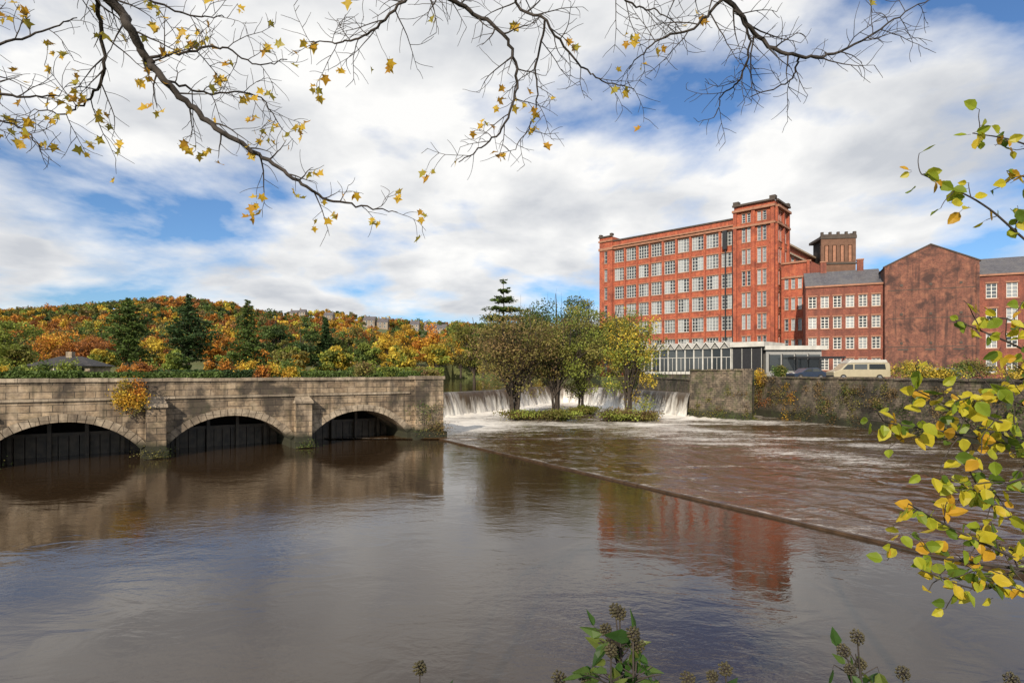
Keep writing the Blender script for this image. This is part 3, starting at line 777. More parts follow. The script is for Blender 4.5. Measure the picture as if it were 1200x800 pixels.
def conifer(name,x,y,z,h,r,pal='dark',kind='pine',nb=90,base=.12,ls=.5,per=60,trunkm=M_bark,flat=.45):
    mb=MB(); tr=h*.02
    tp=[Vector((x+rng.normal()*.06,y,z+h*i/8)) for i in range(9)]; mb.tube(tp,[tr*(1-.93*i/8) for i in range(9)],7)
    Cs=[];Co=[];b1=np.array(PAL[pal])
    for i in range(nb):
        t=(i+.5)/nb; zz=z+h*(base+(1-base)*t)
        if kind=='spruce': Lb=r*(1-t)**.8+.25
        elif kind=='cedar': Lb=r*(.55+.45*math.sin(math.pi*min(1,t*1.15+.1)))*(1-t**3)+.3
        else: Lb=r*(1-t**1.7)*(.75+.3*math.sin(t*7+x))+.3
        Lb*=rng.uniform(.65,1.15); a=i*2.4+rng.random()
        if kind=='cedar': zz=z+h*(base+(1-base)*(round(t*8)+rng.normal()*.12)/8.3)
        dr={'spruce':-.22,'pine':.12,'cedar':.05}[kind]
        e=Vector((x+math.cos(a)*Lb,y+math.sin(a)*Lb,zz+dr*Lb)); s0=Vector((x,y,zz))
        mb.tube([s0,s0.lerp(e,.5)+Vector((0,0,.06*Lb)),e],[tr*(1-t)*.35+.02,tr*(1-t)*.2+.015,.01],4)
        n=int(per*(Lb/r)**1.2)+6; s_=rng.random(n)**.6
        q=np.array(s0)[None]+(np.array(e-s0))[None]*s_[:,None]+rng.normal(size=(n,3))*np.array([.13,.13,.05])*max(Lb,.6)*(1.25-s_[:,None]*.5)
        if kind=='spruce': q[:,2]-=rng.random(n)*.1*Lb
        Cs.append(q); f=rng.uniform(.6,1.5); Co.append(np.tile(b1*f,(n,1))*rng.uniform(.7,1.4,(n,1)))
    C=np.concatenate(Cs); col=np.clip(np.concatenate(Co),0,.6)
    V,Q,cv=leaf_quads(C,rng.uniform(.6,1.25,len(C))*ls,col,flat=flat,asp=.45)
    return finish(name,mb,V,Q,cv,trunkm)
def shrub(name,c,rad,n,pals,ls=.12,K=10,hang=0.):
    mb=MB(); Cs=[];Co=[]
    for i in range(K):
        d=rng.normal(size=3); d/=np.linalg.norm(d); cc=np.array(c)+d*np.array(rad)*rng.random()**.4*.8
        m_=n//K; q=rng.normal(size=(m_,3))*np.array(rad)*.26; q[:,2]-=hang*rng.random(m_)
        Cs.append(cc+q); f=rng.uniform(.6,1.35); Co.append(np.tile(np.array(PAL[pals[i%len(pals)]])*f,(m_,1))*rng.uniform(.6,1.4,(m_,1)))
        mb.tube([(c[0],c[1],c[2]-rad[2]*.9),tuple((np.array(c)+cc)/2),tuple(cc)],[.03,.02,.01],4)
    C=np.concatenate(Cs); V,Q,cv=leaf_quads(C,rng.uniform(.6,1.3,len(C))*ls,np.clip(np.concatenate(Co),0,.8))
    return finish(name,mb,V,Q,cv)
def wallveg(name,p0,p1,ztop,n,pals,zmin=.3,out=.35,ls=.15):
    """creepers and weeds rooted along a wall face"""
    Cs=[];Co=[]; p0=np.array(p0);p1=np.array(p1); t=(p1-p0)/np.linalg.norm(p1-p0); nn=np.array([t[1],-t[0]])
    for i in range(n):
        s=rng.random(); z=zmin+(ztop-zmin)*rng.random()**.7; w=rng.uniform(.15,.7); hg=rng.uniform(.2,1.1); m_=int(160*w*hg)+40
        u=rng.normal(size=m_)*w; o=np.abs(rng.normal(size=m_))*out*.6+.05; zz=z+rng.normal(size=m_)*.15-rng.random(m_)*hg
        c=p0+(p1-p0)*s
        C=np.stack([c[0]+t[0]*u+nn[0]*o,c[1]+t[1]*u+nn[1]*o,np.maximum(zz,.1)],1); Cs.append(C)
        f=rng.uniform(.5,1.2); Co.append(np.tile(np.array(PAL[pals[rng.integers(len(pals))]])*f,(m_,1))*rng.uniform(.6,1.4,(m_,1)))
    C=np.concatenate(Cs); V,Q,cv=leaf_quads(C,rng.uniform(.6,1.3,len(C))*ls,np.clip(np.concatenate(Co),0,.8)); return finish(name,MB(),V,Q,cv)

def gz(x,y): return float(height(x,y))
def place(px,Y): x=(px-600)/F*Y; return x,Y,gz(x,Y)
def top_h(py,Y,z): return CAMZ+(436-py)/F*Y-z
park=[('pine_tree',150,349,98,66,'pine','green'),('pine_tree',221,345,102,62,'pine','dark'),('spruce_tree',290,351,108,54,'spruce','green'),
('spruce_tree',382,372,120,26,'spruce','dark')]
for nm,px,py,Y,wd,kd,pl in park:
    x,y,z=place(px,Y); conifer(nm,x,y,z,top_h(py,Y,z),wd/2*Y/F,pl,kd,nb=120,per=95,ls=.62,base=.1 if kd=='spruce' else .2)
dl=[(8,372,92,56,'lime','green'),(-60,366,110,80,'orange','gold'),(48,384,140,60,'orange','gold'),(92,388,125,50,'rust','orange'),(118,385,150,44,'orange','rust'),(70,378,175,60,'orange','gold'),
(252,386,118,38,'orange','gold'),(185,392,125,40,'yellow','olive'),(322,366,128,44,'green','dark'),(352,376,118,40,'green','dark'),(403,376,132,40,'green','olive'),(335,395,96,30,'olive','lime'),
(430,400,98,32,'lime','green'),(456,386,140,42,'yellow','gold'),(480,382,160,36,'gold','yellow'),(505,378,158,38,'orange','gold'),(470,402,105,34,'yellow','lime'),(512,398,120,36,'yellow','lime'),
(540,386,150,40,'gold','olive'),(566,376,150,50,'olive','lime'),(548,398,218,60,'yellow','gold'),(575,392,220,60,'gold','orange'),(528,400,222,50,'orange','olive'),(610,384,220,70,'olive','gold'),(560,404,216,50,'lime','yellow'),
(395,404,90,34,'lime','yellow'),(20,404,85,44,'lime','olive'),(265,408,88,24,'lime','green'),(205,410,84,26,'green','lime'),(300,404,150,60,'orange','gold'),(120,408,90,34,'lime','yellow'),(345,410,86,30,'gold','olive')]
for i,(px,py,Y,wd,p1,p2) in enumerate(dl):
    x,y,z=place(px,Y); z=min(z,4.2) if Y<215 else z
    decid('autumn_tree' if p1 not in('green','lime') else 'broadleaf_tree',x,y,z,top_h(py,Y,z),wd/2*Y/F,p1,p2,.35,nleaf=3600,ls=.5*(Y/110)**.5,K=30,base=.1 if Y<200 else .0)
for i in range(16):
    px=rng.uniform(505,640); Y=rng.uniform(212,222); x=(px-600)/F*Y; s_=rng.uniform(2,3.6)
    shrub('riverside_bush',(x,Y,3.2+s_*.6),(s_*1.4,s_,s_),1000,[('green','lime'),('yellow','gold'),('olive','lime'),('olive','brown')][i%4],ls=.6,K=9)
x,y,z=place(590,112); conifer('cedar_tree',x,y,3.,top_h(327,112,3.),31*112/F,'green','cedar',nb=150,per=130,ls=.6,base=.25,flat=.7)
for px,py,Y,wd,p1,p2 in ((652,336,112,84,'green','dark'),(690,342,118,66,'green','olive'),(622,350,118,66,'green','olive'),(556,366,125,64,'olive','lime'),(720,354,118,48,'olive','green')):
    x=(px-600)/F*Y; decid('broadleaf_tree',x,Y,2.6,top_h(py,Y,2.6),wd/2*Y/F,p1,p2,.4,nleaf=9000,ls=.42,K=48,base=.06)
def mound(name,c,rx,ry,h):
    V=[];fs=[];n=26;m_=7
    for j in range(m_+1):
        for i in range(n):
            a=2*math.pi*i/n; q=j/m_; w_=1+.18*noise.noise(Vector((math.cos(a)*1.5+c[0],math.sin(a)*1.5,q)))
            V.append((c[0]+math.cos(a)*rx*q*w_,c[1]+math.sin(a)*ry*q*w_,-.5+(h+.5)*(1-q**2.2)+.12*noise.noise(Vector((a*2,q*4,c[0])))))
    for j in range(m_):
        for i in range(n): fs.append((j*n+i,(j+1)*n+i,(j+1)*n+(i+1)%n,j*n+(i+1)%n))
    mb=MB(); mb.add(V,fs); mb.obj(name,[M_soil],smooth=True)
M_soil=plain('muddy_soil',(.07,.055,.032),.9,scale=2,bmp=.6)
mound('river_island',(2.8,60,0),4.6,3.2,.75); mound('river_island',(11.8,59,0),3.6,2.8,.6); mound('river_island',(8.,66.5,0),2.6,2.2,.6)
decid('willow_tree',.3,60.3,.5,11.4,6.1,'olive','brown',.5,nleaf=11500,ls=.25,K=84,base=.2,nst=5,trunk=.2,gap=.85)
decid('willow_tree',4.8,61.5,.5,11.4,4.4,'olive','lime',.4,nleaf=9000,ls=.25,K=62,base=.22,nst=4,trunk=.17,gap=.85)
decid('willow_tree',12.2,59.4,.4,12.6,3.8,'yellow','lime',.6,nleaf=8500,ls=.22,K=60,base=.1,nst=3,trunk=.16,droop=1.5,gap=.8)
decid('willow_tree',8.0,66,.2,12.2,4.2,'lime','olive',.5,nleaf=8000,ls=.25,K=54,base=.12,nst=3,trunk=.15,gap=.85)
for c,rd,pl in (((1.2,58.2,.7),(2.8,1.2,.5),('olive','brown','lime')),((5,58.3,.7),(2.2,1.1,.5),('olive','lime')),((11.,57.1,.8),(2.3,1.1,.7),('olive','lime','brown')),((13.6,58.0,.6),(1.7,1,.5),('brown','olive')),((8.2,65,.7),(1.8,1,.5),('olive','lime'))):
    shrub('river_shrub',c,rd,2600,pl,ls=.2,K=18)
shrub('autumn_shrub',BR(-19.9,-.45)+(3.75,),(.95,.45,.95),2800,('gold','yellow','orange','olive'),ls=.12,K=16,hang=.25)
wallveg('ivy_clump',BR(-2.2,-.5),BR(-1.0,-.5),2.8,7,('green','olive','dark'),ls=.11)
wallveg('ivy_clump',BR(-.9,-.5),BR(.1,-.5),1.5,6,('olive','brown'),ls=.11)
for c in (-10.3,-18.6,-26.9): wallveg('pier_weeds',BR(c-.5,-.8),BR(c+.5,-.8),.6,3,('olive','green'),out=.12,ls=.09)
wallveg('wall_vegetation',(27.6,66.6),(29.4,58),4.4,26,('brown','olive','rust','gold'))
wallveg('wall_vegetation',(29.4,58),(31,50.5),4.3,24,('brown','olive','green'))
wallveg('wall_vegetation',(31,50.5),(32.3,35.5),4.3,34,('olive','green','brown'))
wallveg('wall_vegetation',(19.6,62.7),(24.8,58.8),1.2,14,('olive','green'))
wallveg('wall_vegetation',(20.0,62.3),(24.6,58.9),4.6,6,('olive','brown'))
wallveg('wall_vegetation',(24.8,58.8),(27.4,66.5),4.8,14,('dark','olive'))
shrub('autumn_shrub',(27.9,64.2,4.7),(.7,1.3,.8),2400,('gold','yellow','brown'),ls=.15,K=16,hang=.6)
for c,rd,pl in (((44.5,58.5,4.8),(3.8,1.,1.1),('yellow','lime','olive')),((50.5,56,4.8),(2.6,1,1.0),('olive','yellow')),((38.5,82,5),(1,1,1),('green','olive')),((56,80,5.3),(3,1.2,1.4),('yellow','lime')),((64,79,5.3),(3,1.2,1.2),('olive','green')),((24,93,3.6),(2.5,1.5,1.6),('dark','green')),((20.8,80,3.4),(.8,5,.8),('green','lime','olive')),((21.5,98,4.2),(1.6,2,1.4),('olive','green'))):
    shrub('garden_shrub',c,rd,2400,pl,ls=.24,K=16)
for px0,px1,Y,hh,pl in ((0,95,66,1.0,'green'),(95,260,70,.9,'green'),(150,330,76,1.2,'dark'),(300,515,84,1.1,'green'),(400,520,95,1.7,'lime')):
    x0=(px0-600)/F*Y; x1=(px1-600)/F*Y; n=5200
    C=np.stack([rng.uniform(x0,x1,n),Y+rng.uniform(-.7,.7,n),3.9+rng.random(n)**.6*(hh+.25*np.sin(np.linspace(0,40,n)))],1)
    V,Q,cv=leaf_quads(C,rng.uniform(.6,1.2,n)*.4,np.array(PAL[pl])*rng.uniform(.6,1.5,(n,1))); finish('hedge',MB(),V,Q,cv)
for i in range(44):
    px=rng.uniform(-20,515); Y=rng.uniform(66,100); x=(px-600)/F*Y; s_=rng.uniform(.7,1.5)
    shrub('park_shrub',(x,Y,4.2+s_*.8),(s_*1.3,s_,s_),800,[('green','lime'),('yellow','gold'),('orange','rust'),('lime','green'),('olive','brown')][i%5],ls=.3,K=11)

S=Bld('park_tearoom',(-61.2,72,3.9),math.radians(10),{'walls':M_coping,'roof':M_dkroof,'glass':M_glass2,'frames':M_white})
S['walls'].box(0,7.0,0,5,0,1.9); 
S['roof'].add([(-.5,-.5,1.9),(7.5,-.5,1.9),(7.5,5.5,1.9),(-.5,5.5,1.9),(2.2,2.5,3.2),(4.8,2.5,3.2)],[(0,1,5,4),(1,2,5),(2,3,4,5),(3,0,4),(0,3,2,1)])
for i in range(5):
    S['glass'].box(.3+1.3*i,1.1+1.3*i,-.03,.1,.7,1.6); S['frames'].box(.22+1.3*i,.3+1.3*i,-.06,.1,.65,1.65)
S['walls'].box(3.1,3.8,2.1,2.9,3.0,3.8)
S.done()

houses=[]
for px0,px1,py in ((318,362,361),(366,438,376),(424,470,386),(466,524,390)):
    px=(px0+px1)/2
    best=None
    for Y in np.arange(180,545,4):
        x=(px-600)/F*Y; z=gz(x,Y); yy=436-(z-CAMZ)*F/Y
        if best is None or abs(yy-py)<best[0]: best=(abs(yy-py),Y)
    houses.append((px0,px1,best[1])); print('houses',px0,best)
nT=3900
t=rng.uniform(-1.25,.2,nT); Y=170+rng.random(nT)**.8*380
keep=np.ones(nT,bool); px=t*F+600; low=np.zeros(nT,bool)
for h0,h1,hy in houses:
    keep&=~((px>h0-5)&(px<h1+5)&(Y>hy-35)&(Y<hy+9)&(rng.random(nT)<.93)); low|=(px>h0-5)&(px<h1+5)&(Y<hy)&(Y>hy-140)
t=t[keep];Y=Y[keep];low=low[keep]
t2=rng.uniform(.15,1.6,400); Y2=rng.uniform(200,520,400); t=np.concatenate([t,t2]); Y=np.concatenate([Y,Y2]); low=np.concatenate([low,np.zeros(400,bool)])
X=t*Y; Z=height(X,Y)
keys=['green','olive','orange','gold','rust','yellow','lime','dark','brown']; pr=np.array([.19,.19,.13,.11,.10,.06,.09,.06,.07]); pr/=pr.sum()
Cs=[];Ss=[];Co=[]
for i in range(len(X)):
    hh=rng.uniform(5,10.5)*(.85 if Y[i]>420 else 1)*(.6 if low[i] else 1); rr=hh*rng.uniform(.32,.5); n=int(190*(200/Y[i])**.6)+50
    pn=noise.noise(Vector((X[i]*.014,Y[i]*.014,0)))
    pp=pr.copy()
    if pn>.08: pp[[2,3,4]]*=4.5
    elif pn<-.12: pp[[0,1,7,6]]*=3
    pp/=pp.sum(); base=np.array(PAL[keys[rng.choice(9,p=pp)]])
    K=9; d=rng.normal(size=(K,3)); d/=np.linalg.norm(d,axis=1)[:,None]; kc=d*rng.uniform(.35,.75,(K,1))*np.array([rr,rr,hh*.42])+np.array([X[i],Y[i],Z[i]+hh*.55])
    k=rng.integers(0,K,n); q=rng.normal(size=(n,3)); q/=np.linalg.norm(q,axis=1)[:,None]
    C=kc[k]+q*rr*.42*rng.random((n,1))**.4
    fk=rng.uniform(.6,1.4,K)
    Cs.append(C); Ss.append(rng.uniform(.7,1.3,n)*(.85 if Y[i]<300 else 1.2)*(.7 if low[i] else 1)); Co.append(base*fk[k][:,None]*rng.uniform(.7,1.3,(n,1))*rng.uniform(.65,1.2))
C=np.concatenate(Cs); Sz=np.concatenate(Ss)
col=np.clip(np.concatenate(Co),0,.6)
V,Q,cv=leaf_quads(C,Sz,col,asp=.75); np_mesh('hillside_trees',V,Q,[M_leaf],None,cv)

M_hst=plain('house_stone',(.25,.205,.16),.9,scale=.2,var=.4); M_hrf=plain('house_slate',(.11,.10,.105),.8,scale=.5)
for h0,h1,hy in houses:
    x0=(h0-600)/F*hy; x1=(h1-600)/F*hy; n=max(2,int((x1-x0)/7.5)); e=Bld('terraced_houses',(0,0,0),0,{'walls':M_hst,'roof':M_hrf,'glass':M_glass2,'frames':M_frame})
    for i in range(n):
        if rng.random()<.3: continue
        a=x0+(x1-x0)*i/n; w_=(x1-x0)/n*rng.uniform(.7,.98); z=gz(a,hy)+rng.uniform(-1.2,.8); yo=hy+rng.uniform(-6,6)
        e['walls'].box(a,a+w_,yo,yo+7,z-3,z+4.6)
        e['roof'].add([(a-.1,yo-.3,z+4.5),(a+w_+.1,yo-.3,z+4.5),(a+w_+.1,yo+3.5,z+7.4),(a-.1,yo+3.5,z+7.4),(a+w_+.1,yo+7.3,z+4.5),(a-.1,yo+7.3,z+4.5)],[(0,1,2,3),(3,2,4,5)])
        for s_ in (a,a+w_): e['walls'].add([(s_,yo,z+4.6),(s_,yo+7,z+4.6),(s_,yo+3.5,z+7.3)],[(0,1,2)])
        e['walls'].box(a+.2,a+1.1,yo+3,yo+4,z+6.8,z+8.5)
        for wx in (.22,.65):
            for wz in (.7,2.9):
                e['frames'].box(a+w_*wx,a+w_*wx+1.3,yo-.06,yo,z+wz,z+wz+1.4); e['glass'].box(a+w_*wx+.12,a+w_*wx+1.18,yo-.1,yo-.061,z+wz+.12,z+wz+1.28)
    e.done()

# ------------------------------------------------------------------ overhanging bank trees
class Twigs:
    def __init__(s): s.mb=MB(); s.tips=[]
    def grow(s,pts,r0,r1,level,dens,lmul=1.,yspread=.5,gen=2):
        pts=[Vector(p) for p in pts]; k=len(pts)
        s.mb.tube(pts,[r0+(r1-r0)*i/(k-1) for i in range(k)],7 if level==0 else (5 if level==1 else 3))
        s.tips.append((pts[-1],(pts[-1]-pts[-2]).normalized()))
        if level>=gen: return
        acc=0; nxt=dens*random.uniform(.3,1); side_=1
        for i in range(k-1):
            seg=pts[i+1]-pts[i]; acc+=seg.length
            if level==0 and pts[i+1].y<1.: nxt=acc+dens; continue
            while acc>nxt:
                nxt+=dens*random.uniform(.6,1.4); side_=-side_ if random.random()<.8 else side_
                t=seg.normalized(); fr=i/(k-1)
                pl=Vector((t.z,0,-t.x)).normalized()*side_ + Vector((0,random.uniform(-yspread,yspread),0))+Vector((0,0,.1))
                pl.normalize(); a=math.radians(random.uniform(32,62)); d0=(t*math.cos(a)+pl*math.sin(a)).normalized()
                ln=lmul*random.uniform(.35,1.0)*(.5 if level==0 else .22)*(1.15-.5*fr)
                rr=max(.0022,min((r0+(r1-r0)*fr)*.5,.006 if level==0 else .003))
                q=[Vector(pts[i+1])]; dd=d0.copy(); st=7
                bend=Vector((random.uniform(-.25,.25),random.uniform(-.15,.15),random.uniform(-.3,.25)))
                for j in range(st):
                    dd=(dd+bend*.35+Vector((random.uniform(-1,1),random.uniform(-1,1),random.uniform(-1,1)))*.17).normalized(); q.append(q[-1]+dd*ln/st)
                s.grow(q,rr,.0014,level+1,dens*.55,lmul,yspread,gen)
def leaves(mb,cols,plist,size,tmpl,colf,droop=.5):
    for p,d in plist:
        s_=size*random.uniform(.65,1.25)
        ax=Vector((random.uniform(-1,1),random.uniform(-.7,.7),random.uniform(-1,.5)-droop)).normalized()
        nn=Vector((random.uniform(-1,1),random.uniform(-1.6,.2),random.uniform(-.5,1.2))); nn=(nn-ax*nn.dot(ax)).normalized(); bb=ax.cross(nn)
        st=p+ax*s_*.25
        mb.tube([p,st],[.001,.001],3,1)
        while len(cols)<len(mb.v): cols.append((.15,.1,.03,1))
        c=colf(); vs=[]; curl=random.uniform(-.25,.35)
        for (u,v,w_) in tmpl[0]: vs.append(st+ax*(v*s_)+bb*(u*s_)+nn*((w_+curl*v*v*.5+abs(u)*random.uniform(.1,.35))*s_))
        mb.add(vs,tmpl[1],0)
        for _ in vs:
            k=random.uniform(.85,1.15); cols.append((c[0]*k,c[1]*k,c[2]*k,1))
OVAL=([(0,0,0),(0,.5,-.04),(0,1,0),(-.27,.14,.02),(-.38,.42,.05),(-.22,.78,.03),(.27,.14,.02),(.38,.42,.05),(.22,.78,.03)],[(0,1,4,3),(1,2,5,4),(0,6,7,1),(1,7,8,2)])
NARR=([(0,0,0),(0,.5,-.05),(0,1.1,0),(-.2,.12,.02),(-.27,.38,.05),(-.14,.75,.03),(.2,.12,.02),(.27,.38,.05),(.14,.75,.03)],[(0,1,4,3),(1,2,5,4),(0,6,7,1),(1,7,8,2)])
LOBE=([(0,0,0),(-.35,-.05,.03),(-.25,.2,0),(-.6,.45,.06),(-.25,.55,0),(0,1.,.03),(.25,.55,0),(.6,.45,.06),(.25,.2,0),(.35,-.05,.03)],[(0,1,2),(2,3,4),(4,5,6),(6,7,8),(8,9,0),(0,2,4,6,8)])
def yel():
    return random.choice([(.60,.38,.03),(.68,.46,.05),(.50,.27,.025),(.6,.42,.05),(.38,.32,.04)])
def grn():
    return random.choice([(.36,.38,.03),(.20,.27,.025),(.50,.43,.03),(.10,.16,.02),(.58,.44,.04),(.28,.34,.03),(.55,.32,.03),(.5,.45,.04)])
def overhang(name,trunk,mains,leafp,leafn):
    e=empty(name); tw=Twigs()
    tw.mb.tube(catmull(trunk,4),[.24-.17*i/(4*(len(trunk)-1)) for i in range(4*(len(trunk)-1)+1)],10)
    for pts,r0,dens,lm,gen in mains:
        W=[Vector(p) if isinstance(p,Vector) else Vector(pos(*p)) for p in pts]
        path=catmull(W,7); path=[p+Vector((random.uniform(-1,1),random.uniform(-1,1),random.uniform(-1,1)))*.01 for p in path]
        tw.grow(path,r0,.003,0,dens*.72,lm,gen=gen)
    tw.mb.obj('branches',[M_bark2],e,smooth=True)
    mb=MB(); cols=[]
    tips=[t for t in tw.tips if leafp(t[0])]
    random.shuffle(tips); pl=[]
    for t in tips[:leafn]:
        for _ in range(random.choice([1,1,2,3,4])): pl.append((t[0]+Vector((random.uniform(-.05,.05),random.uniform(-.05,.05),random.uniform(-.05,.05)))*.6,t[1]))
    leaves(mb,cols,pl,.054,LOBE,yel); mb.obj('leaves',[M_leafn,M_bark2],e,cols=cols)
def ppx(p): return 600+p.x/max(p.y,.1)*F,436-(p.z-CAMZ)/max(p.y,.1)*F
V_=Vector
overhang('sycamore_tree',[(-6.2,-8,3.),(-6.1,-7.9,5),(-5.9,-7.6,7),(-5.5,-7.2,8.6)],[
 ([V_((-5.9,-7.6,7)),V_((-4.6,-2,8.2)),V_((-3.3,1.6,7.9)),(100,-25,3.2),(150,30,3.3),(172,68,3.4),(190,92,3.4),(228,128,3.5),(264,157,3.5),(308,184,3.6),(350,212,3.6),(385,234,3.7),(430,243,3.8),(466,248,3.9)],.036,.15,.85,2),
 ([(108,-25,3.2),(117,25,3.4),(121,80,3.5),(108,112,3.6),(76,132,3.6),(40,128,3.7)],.014,.13,.9,2),
 ([V_((-5.9,-7.4,7.2)),V_((-4.8,0,7.2)),(-120,40,3.0),(-40,95,3.2),(20,112,3.3),(70,112,3.4)],.022,.13,.9,2),
 ([(-60,20,3.2),(-10,50,3.3),(50,38,3.4),(90,20,3.5)],.01,.13,.8,2),
 ([(-60,150,3.2),(-20,140,3.3),(25,150,3.4),(50,175,3.4)],.008,.13,.7,2),
 ([(172,68,3.4),(215,62,3.5),(262,55,3.6),(300,75,3.7),(335,70,3.8)],.009,.12,.8,2),
 ([(190,92,3.4),(240,108,3.6),(300,112,3.8),(330,150,3.9)],.008,.12,.7,2),
 ([(110,-20,3.2),(160,-5,3.4),(230,20,3.6),(262,18,3.7)],.009,.12,.8,2),
 ],lambda p:random.random()<(.9 if (ppx(p)[0]<80 or ppx(p)[1]>110) else .45),210)
overhang('sycamore_tree',[(3.2,-8.5,3.),(3.2,-8.4,5.5),(3.,-8,8),(2.8,-7.6,9.8)],[
 ([V_((3.,-8,8)),V_((1.2,-2,9)),V_((.2,1.4,8.2)),(500,-60,3.3),(522,-5,3.4),(560,18,3.5),(594,46,3.5),(606,95,3.6),(592,145,3.6),(565,172,3.7),(538,190,3.7)],.022,.13,.85,2),
 ([(500,-30,3.4),(462,12,3.4),(425,42,3.5),(392,50,3.6),(362,47,3.7)],.010,.13,.8,2),
 ([V_((1.2,-2,9)),V_((.8,1.5,8.2)),(610,-40,3.6),(640,25,3.7),(678,72,3.8),(702,92,3.8),(742,104,3.9)],.014,.13,.8,2),
 ([(640,25,3.7),(628,80,3.8),(628,130,3.9),(604,176,3.9)],.008,.12,.7,2),
 ([V_((3.,-7.8,8.4)),V_((2.4,-2,9.2)),V_((1.6,1.6,8.2)),(810,-60,3.4),(855,0,3.4),(890,44,3.5),(936,66,3.5),(985,60,3.6),(1040,28,3.7),(1090,-2,3.8)],.024,.13,.9,2),
 ([(862,10,3.4),(878,50,3.5),(868,92,3.6),(846,112,3.7),(838,138,3.7)],.008,.12,.7,2),
 ([(850,-4,3.4),(812,32,3.5),(770,48,3.6),(735,80,3.7)],.010,.12,.8,2),
 ([(936,66,3.5),(925,95,3.6),(880,112,3.7)],.007,.12,.7,2),
 ([(700,-30,3.7),(740,5,3.8),(770,12,3.9),(800,35,3.9)],.008,.12,.8,2),
 ],lambda p:(ppx(p)[0]<650 and ppx(p)[1]>70 and random.random()<.35) or random.random()<.04,52)

e=empty('beech_tree'); tw=Twigs(); lf=[]
tw.mb.tube(catmull([(3.4,.6,2.8),(3.35,.7,4.4),(3.2,.9,6.2),(3.3,1.2,8)],4),[.13-.006*i for i in range(13)],9)
spr=[([V_((3.3,.75,4.0)),(1330,700,2.1),(1230,672,2.1),(1120,656,2.0),(1045,640,2.0)],.012),
 ([(1230,672,2.1),(1160,640,2.0),(1100,610,2.0),(1065,590,1.9)],.006),
 ([(1200,668,2.1),(1150,690,2.0),(1080,668,1.95)],.005),
 ([(1320,690,2.1),(1240,700,2.0),(1190,690,2.0),(1150,672,2.0)],.006),
 ([V_((3.3,.8,4.6)),(1330,560,2.1),(1220,530,2.1),(1140,512,2.0),(1070,500,2.0),(1020,492,2.0)],.009),
 ([(1260,545,2.1),(1200,560,2.0),(1150,575,2.0),(1115,560,2.0)],.005),
 ([(1250,530,2.1),(1190,500,2.0),(1120,478,2.0),(1075,458,1.9)],.005),
 ([(1260,520,2.1),(1210,480,2.0),(1160,462,2.0),(1120,470,1.9)],.005),
 ([(1300,600,2.2),(1240,600,2.1),(1200,610,2.1),(1160,590,2.1),(1130,540,2.1)],.006),
 ([(1300,640,2.2),(1240,640,2.1),(1190,645,2.1),(1140,620,2.1)],.006),
 ([V_((3.3,.85,5.2)),(1330,430,2.2),(1240,425,2.2),(1180,400,2.1),(1120,375,2.1)],.008),
 ([(1260,430,2.2),(1210,440,2.1),(1170,455,2.1),(1140,470,2.1)],.005),
 ([(1260,420,2.2),(1215,395,2.1),(1185,375,2.1),(1160,372,2.1)],.005),
 ([V_((3.3,.9,5.8)),(1330,330,2.4),(1230,300,2.4),(1160,245,2.4),(1120,222,2.4),(1080,204,2.4)],.007),
 ([V_((3.25,.9,6.1)),(1330,220,2.4),(1250,190,2.4),(1190,165,2.4),(1140,156,2.4)],.007),
 ([(1290,210,2.4),(1230,215,2.4),(1180,200,2.4)],.005)]
for pts,r0 in spr:
    W=[Vector(p) if isinstance(p,Vector) else Vector(pos(*p)) for p in pts]
    path=catmull(W,6); tw.grow(path,r0,.002,0,.12,.42,gen=1)
    for i,p in enumerate(path[4:]):
        if random.random()<.7: lf.append((p,None))
for t_ in tw.tips:
    lf.append(t_)
    for k in range(3): lf.append((t_[0]-t_[1]*random.uniform(.02,.14)+Vector((random.uniform(-.02,.02),random.uniform(-.02,.02),random.uniform(-.02,.02))),t_[1]))
tw.mb.obj('branches',[M_bark2],e,smooth=True)
mb=MB(); cols=[]; leaves(mb,cols,lf,.050,OVAL,grn,droop=.1); mb.obj('leaves',[M_leafn,M_bark2],e,cols=cols)

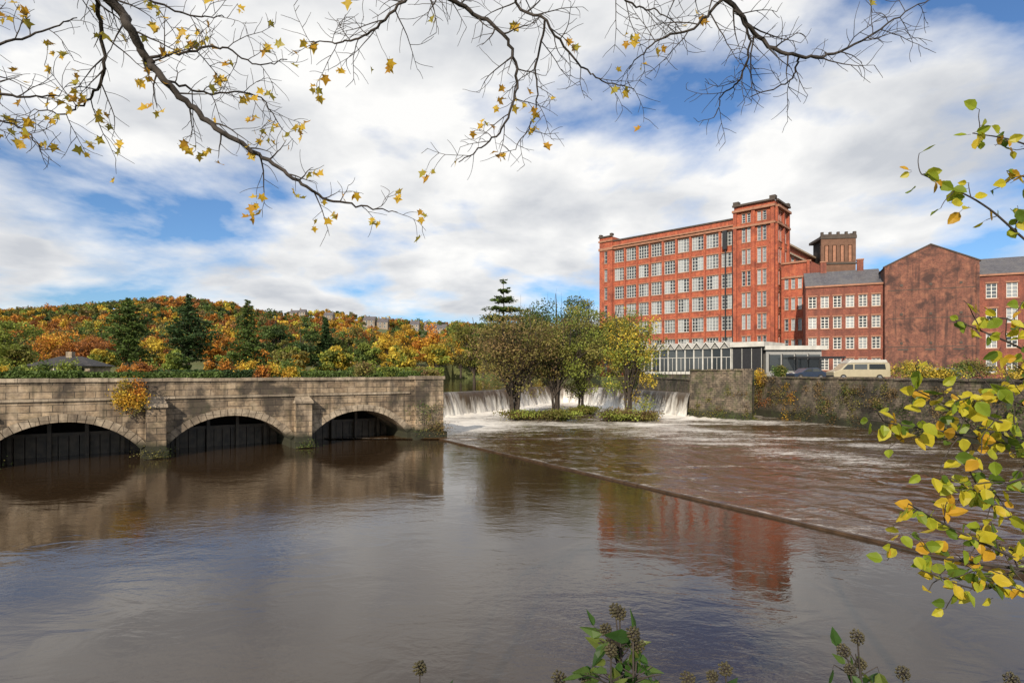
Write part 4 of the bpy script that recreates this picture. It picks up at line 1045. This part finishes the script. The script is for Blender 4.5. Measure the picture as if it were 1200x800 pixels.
M_bud=plain('ivy_bud',(.05,.042,.016),.6,scale=30,var=.6)
def ivy(px,py,Y,heads,leafs):
    e=empty('ivy_plant'); mb=MB(); hd=MB(); lv=MB(); cols=[]
    top=Vector(pos(px,py,Y)); base=Vector((top.x+random.uniform(-.1,.1),Y-.1,3.2))
    stem=catmull([base,base.lerp(top,.5)+Vector((.03,0,0)),top],6); mb.tube(stem,[.006-.0003*i for i in range(len(stem))],6)
    for h in range(heads):
        c=top+Vector((random.uniform(-.05,.05),random.uniform(-.03,.03),random.uniform(-.09,.0))) if h else top
        s0=stem[-3]; mb.tube([s0,c],[.003,.002],5)
        R=random.uniform(.014,.021)
        for k in range(38):
            a=2.4*k; zz=1-2*(k+.5)/38; rr=math.sqrt(1-zz*zz); q=c+Vector((rr*math.cos(a),rr*math.sin(a),zz))*R*random.uniform(.8,1.1)
            mb.tube([c,q],[.0012,.0012],3)
            s_=.0048; vs=[q+Vector(v)*s_ for v in ((1,0,0),(-1,0,0),(0,1,0),(0,-1,0),(0,0,1),(0,0,-1))]
            hd.add(vs,[(0,2,4),(2,1,4),(1,3,4),(3,0,4),(2,0,5),(1,2,5),(3,1,5),(0,3,5)])
    pl=[(top+Vector((random.uniform(-.075,.075),random.uniform(-.04,.04),random.uniform(-.24,-.05))),None) for _ in range(leafs)]
    for p,_ in pl: mb.tube([Vector((top.x,top.y,p.z-.03)),p],[.002,.0015],4)
    leaves(lv,cols,pl,.060,NARR,lambda:random.choice([(.035,.08,.018),(.05,.11,.022),(.09,.15,.035),(.14,.18,.04)]),droop=.1)
    mb.obj('stems',[M_bark2],e); hd.obj('flower_heads',[M_bud],e)
    if leafs: lv.obj('leaves',[M_leafn,M_bark2],e,cols=cols)
for a in ((492,782,1.7,1,4),(726,718,1.7,4,44),(742,742,1.65,2,40),(716,762,1.6,1,26),(850,784,1.7,3,8),(806,795,1.7,1,4),(1005,746,1.8,3,16),(1058,788,1.8,2,6),(685,792,1.7,2,6),(655,794,1.7,1,4),(996,784,1.75,1,18),(1185,796,1.7,1,4)):
    ivy(*a)
print('objects',len(bpy.data.objects))
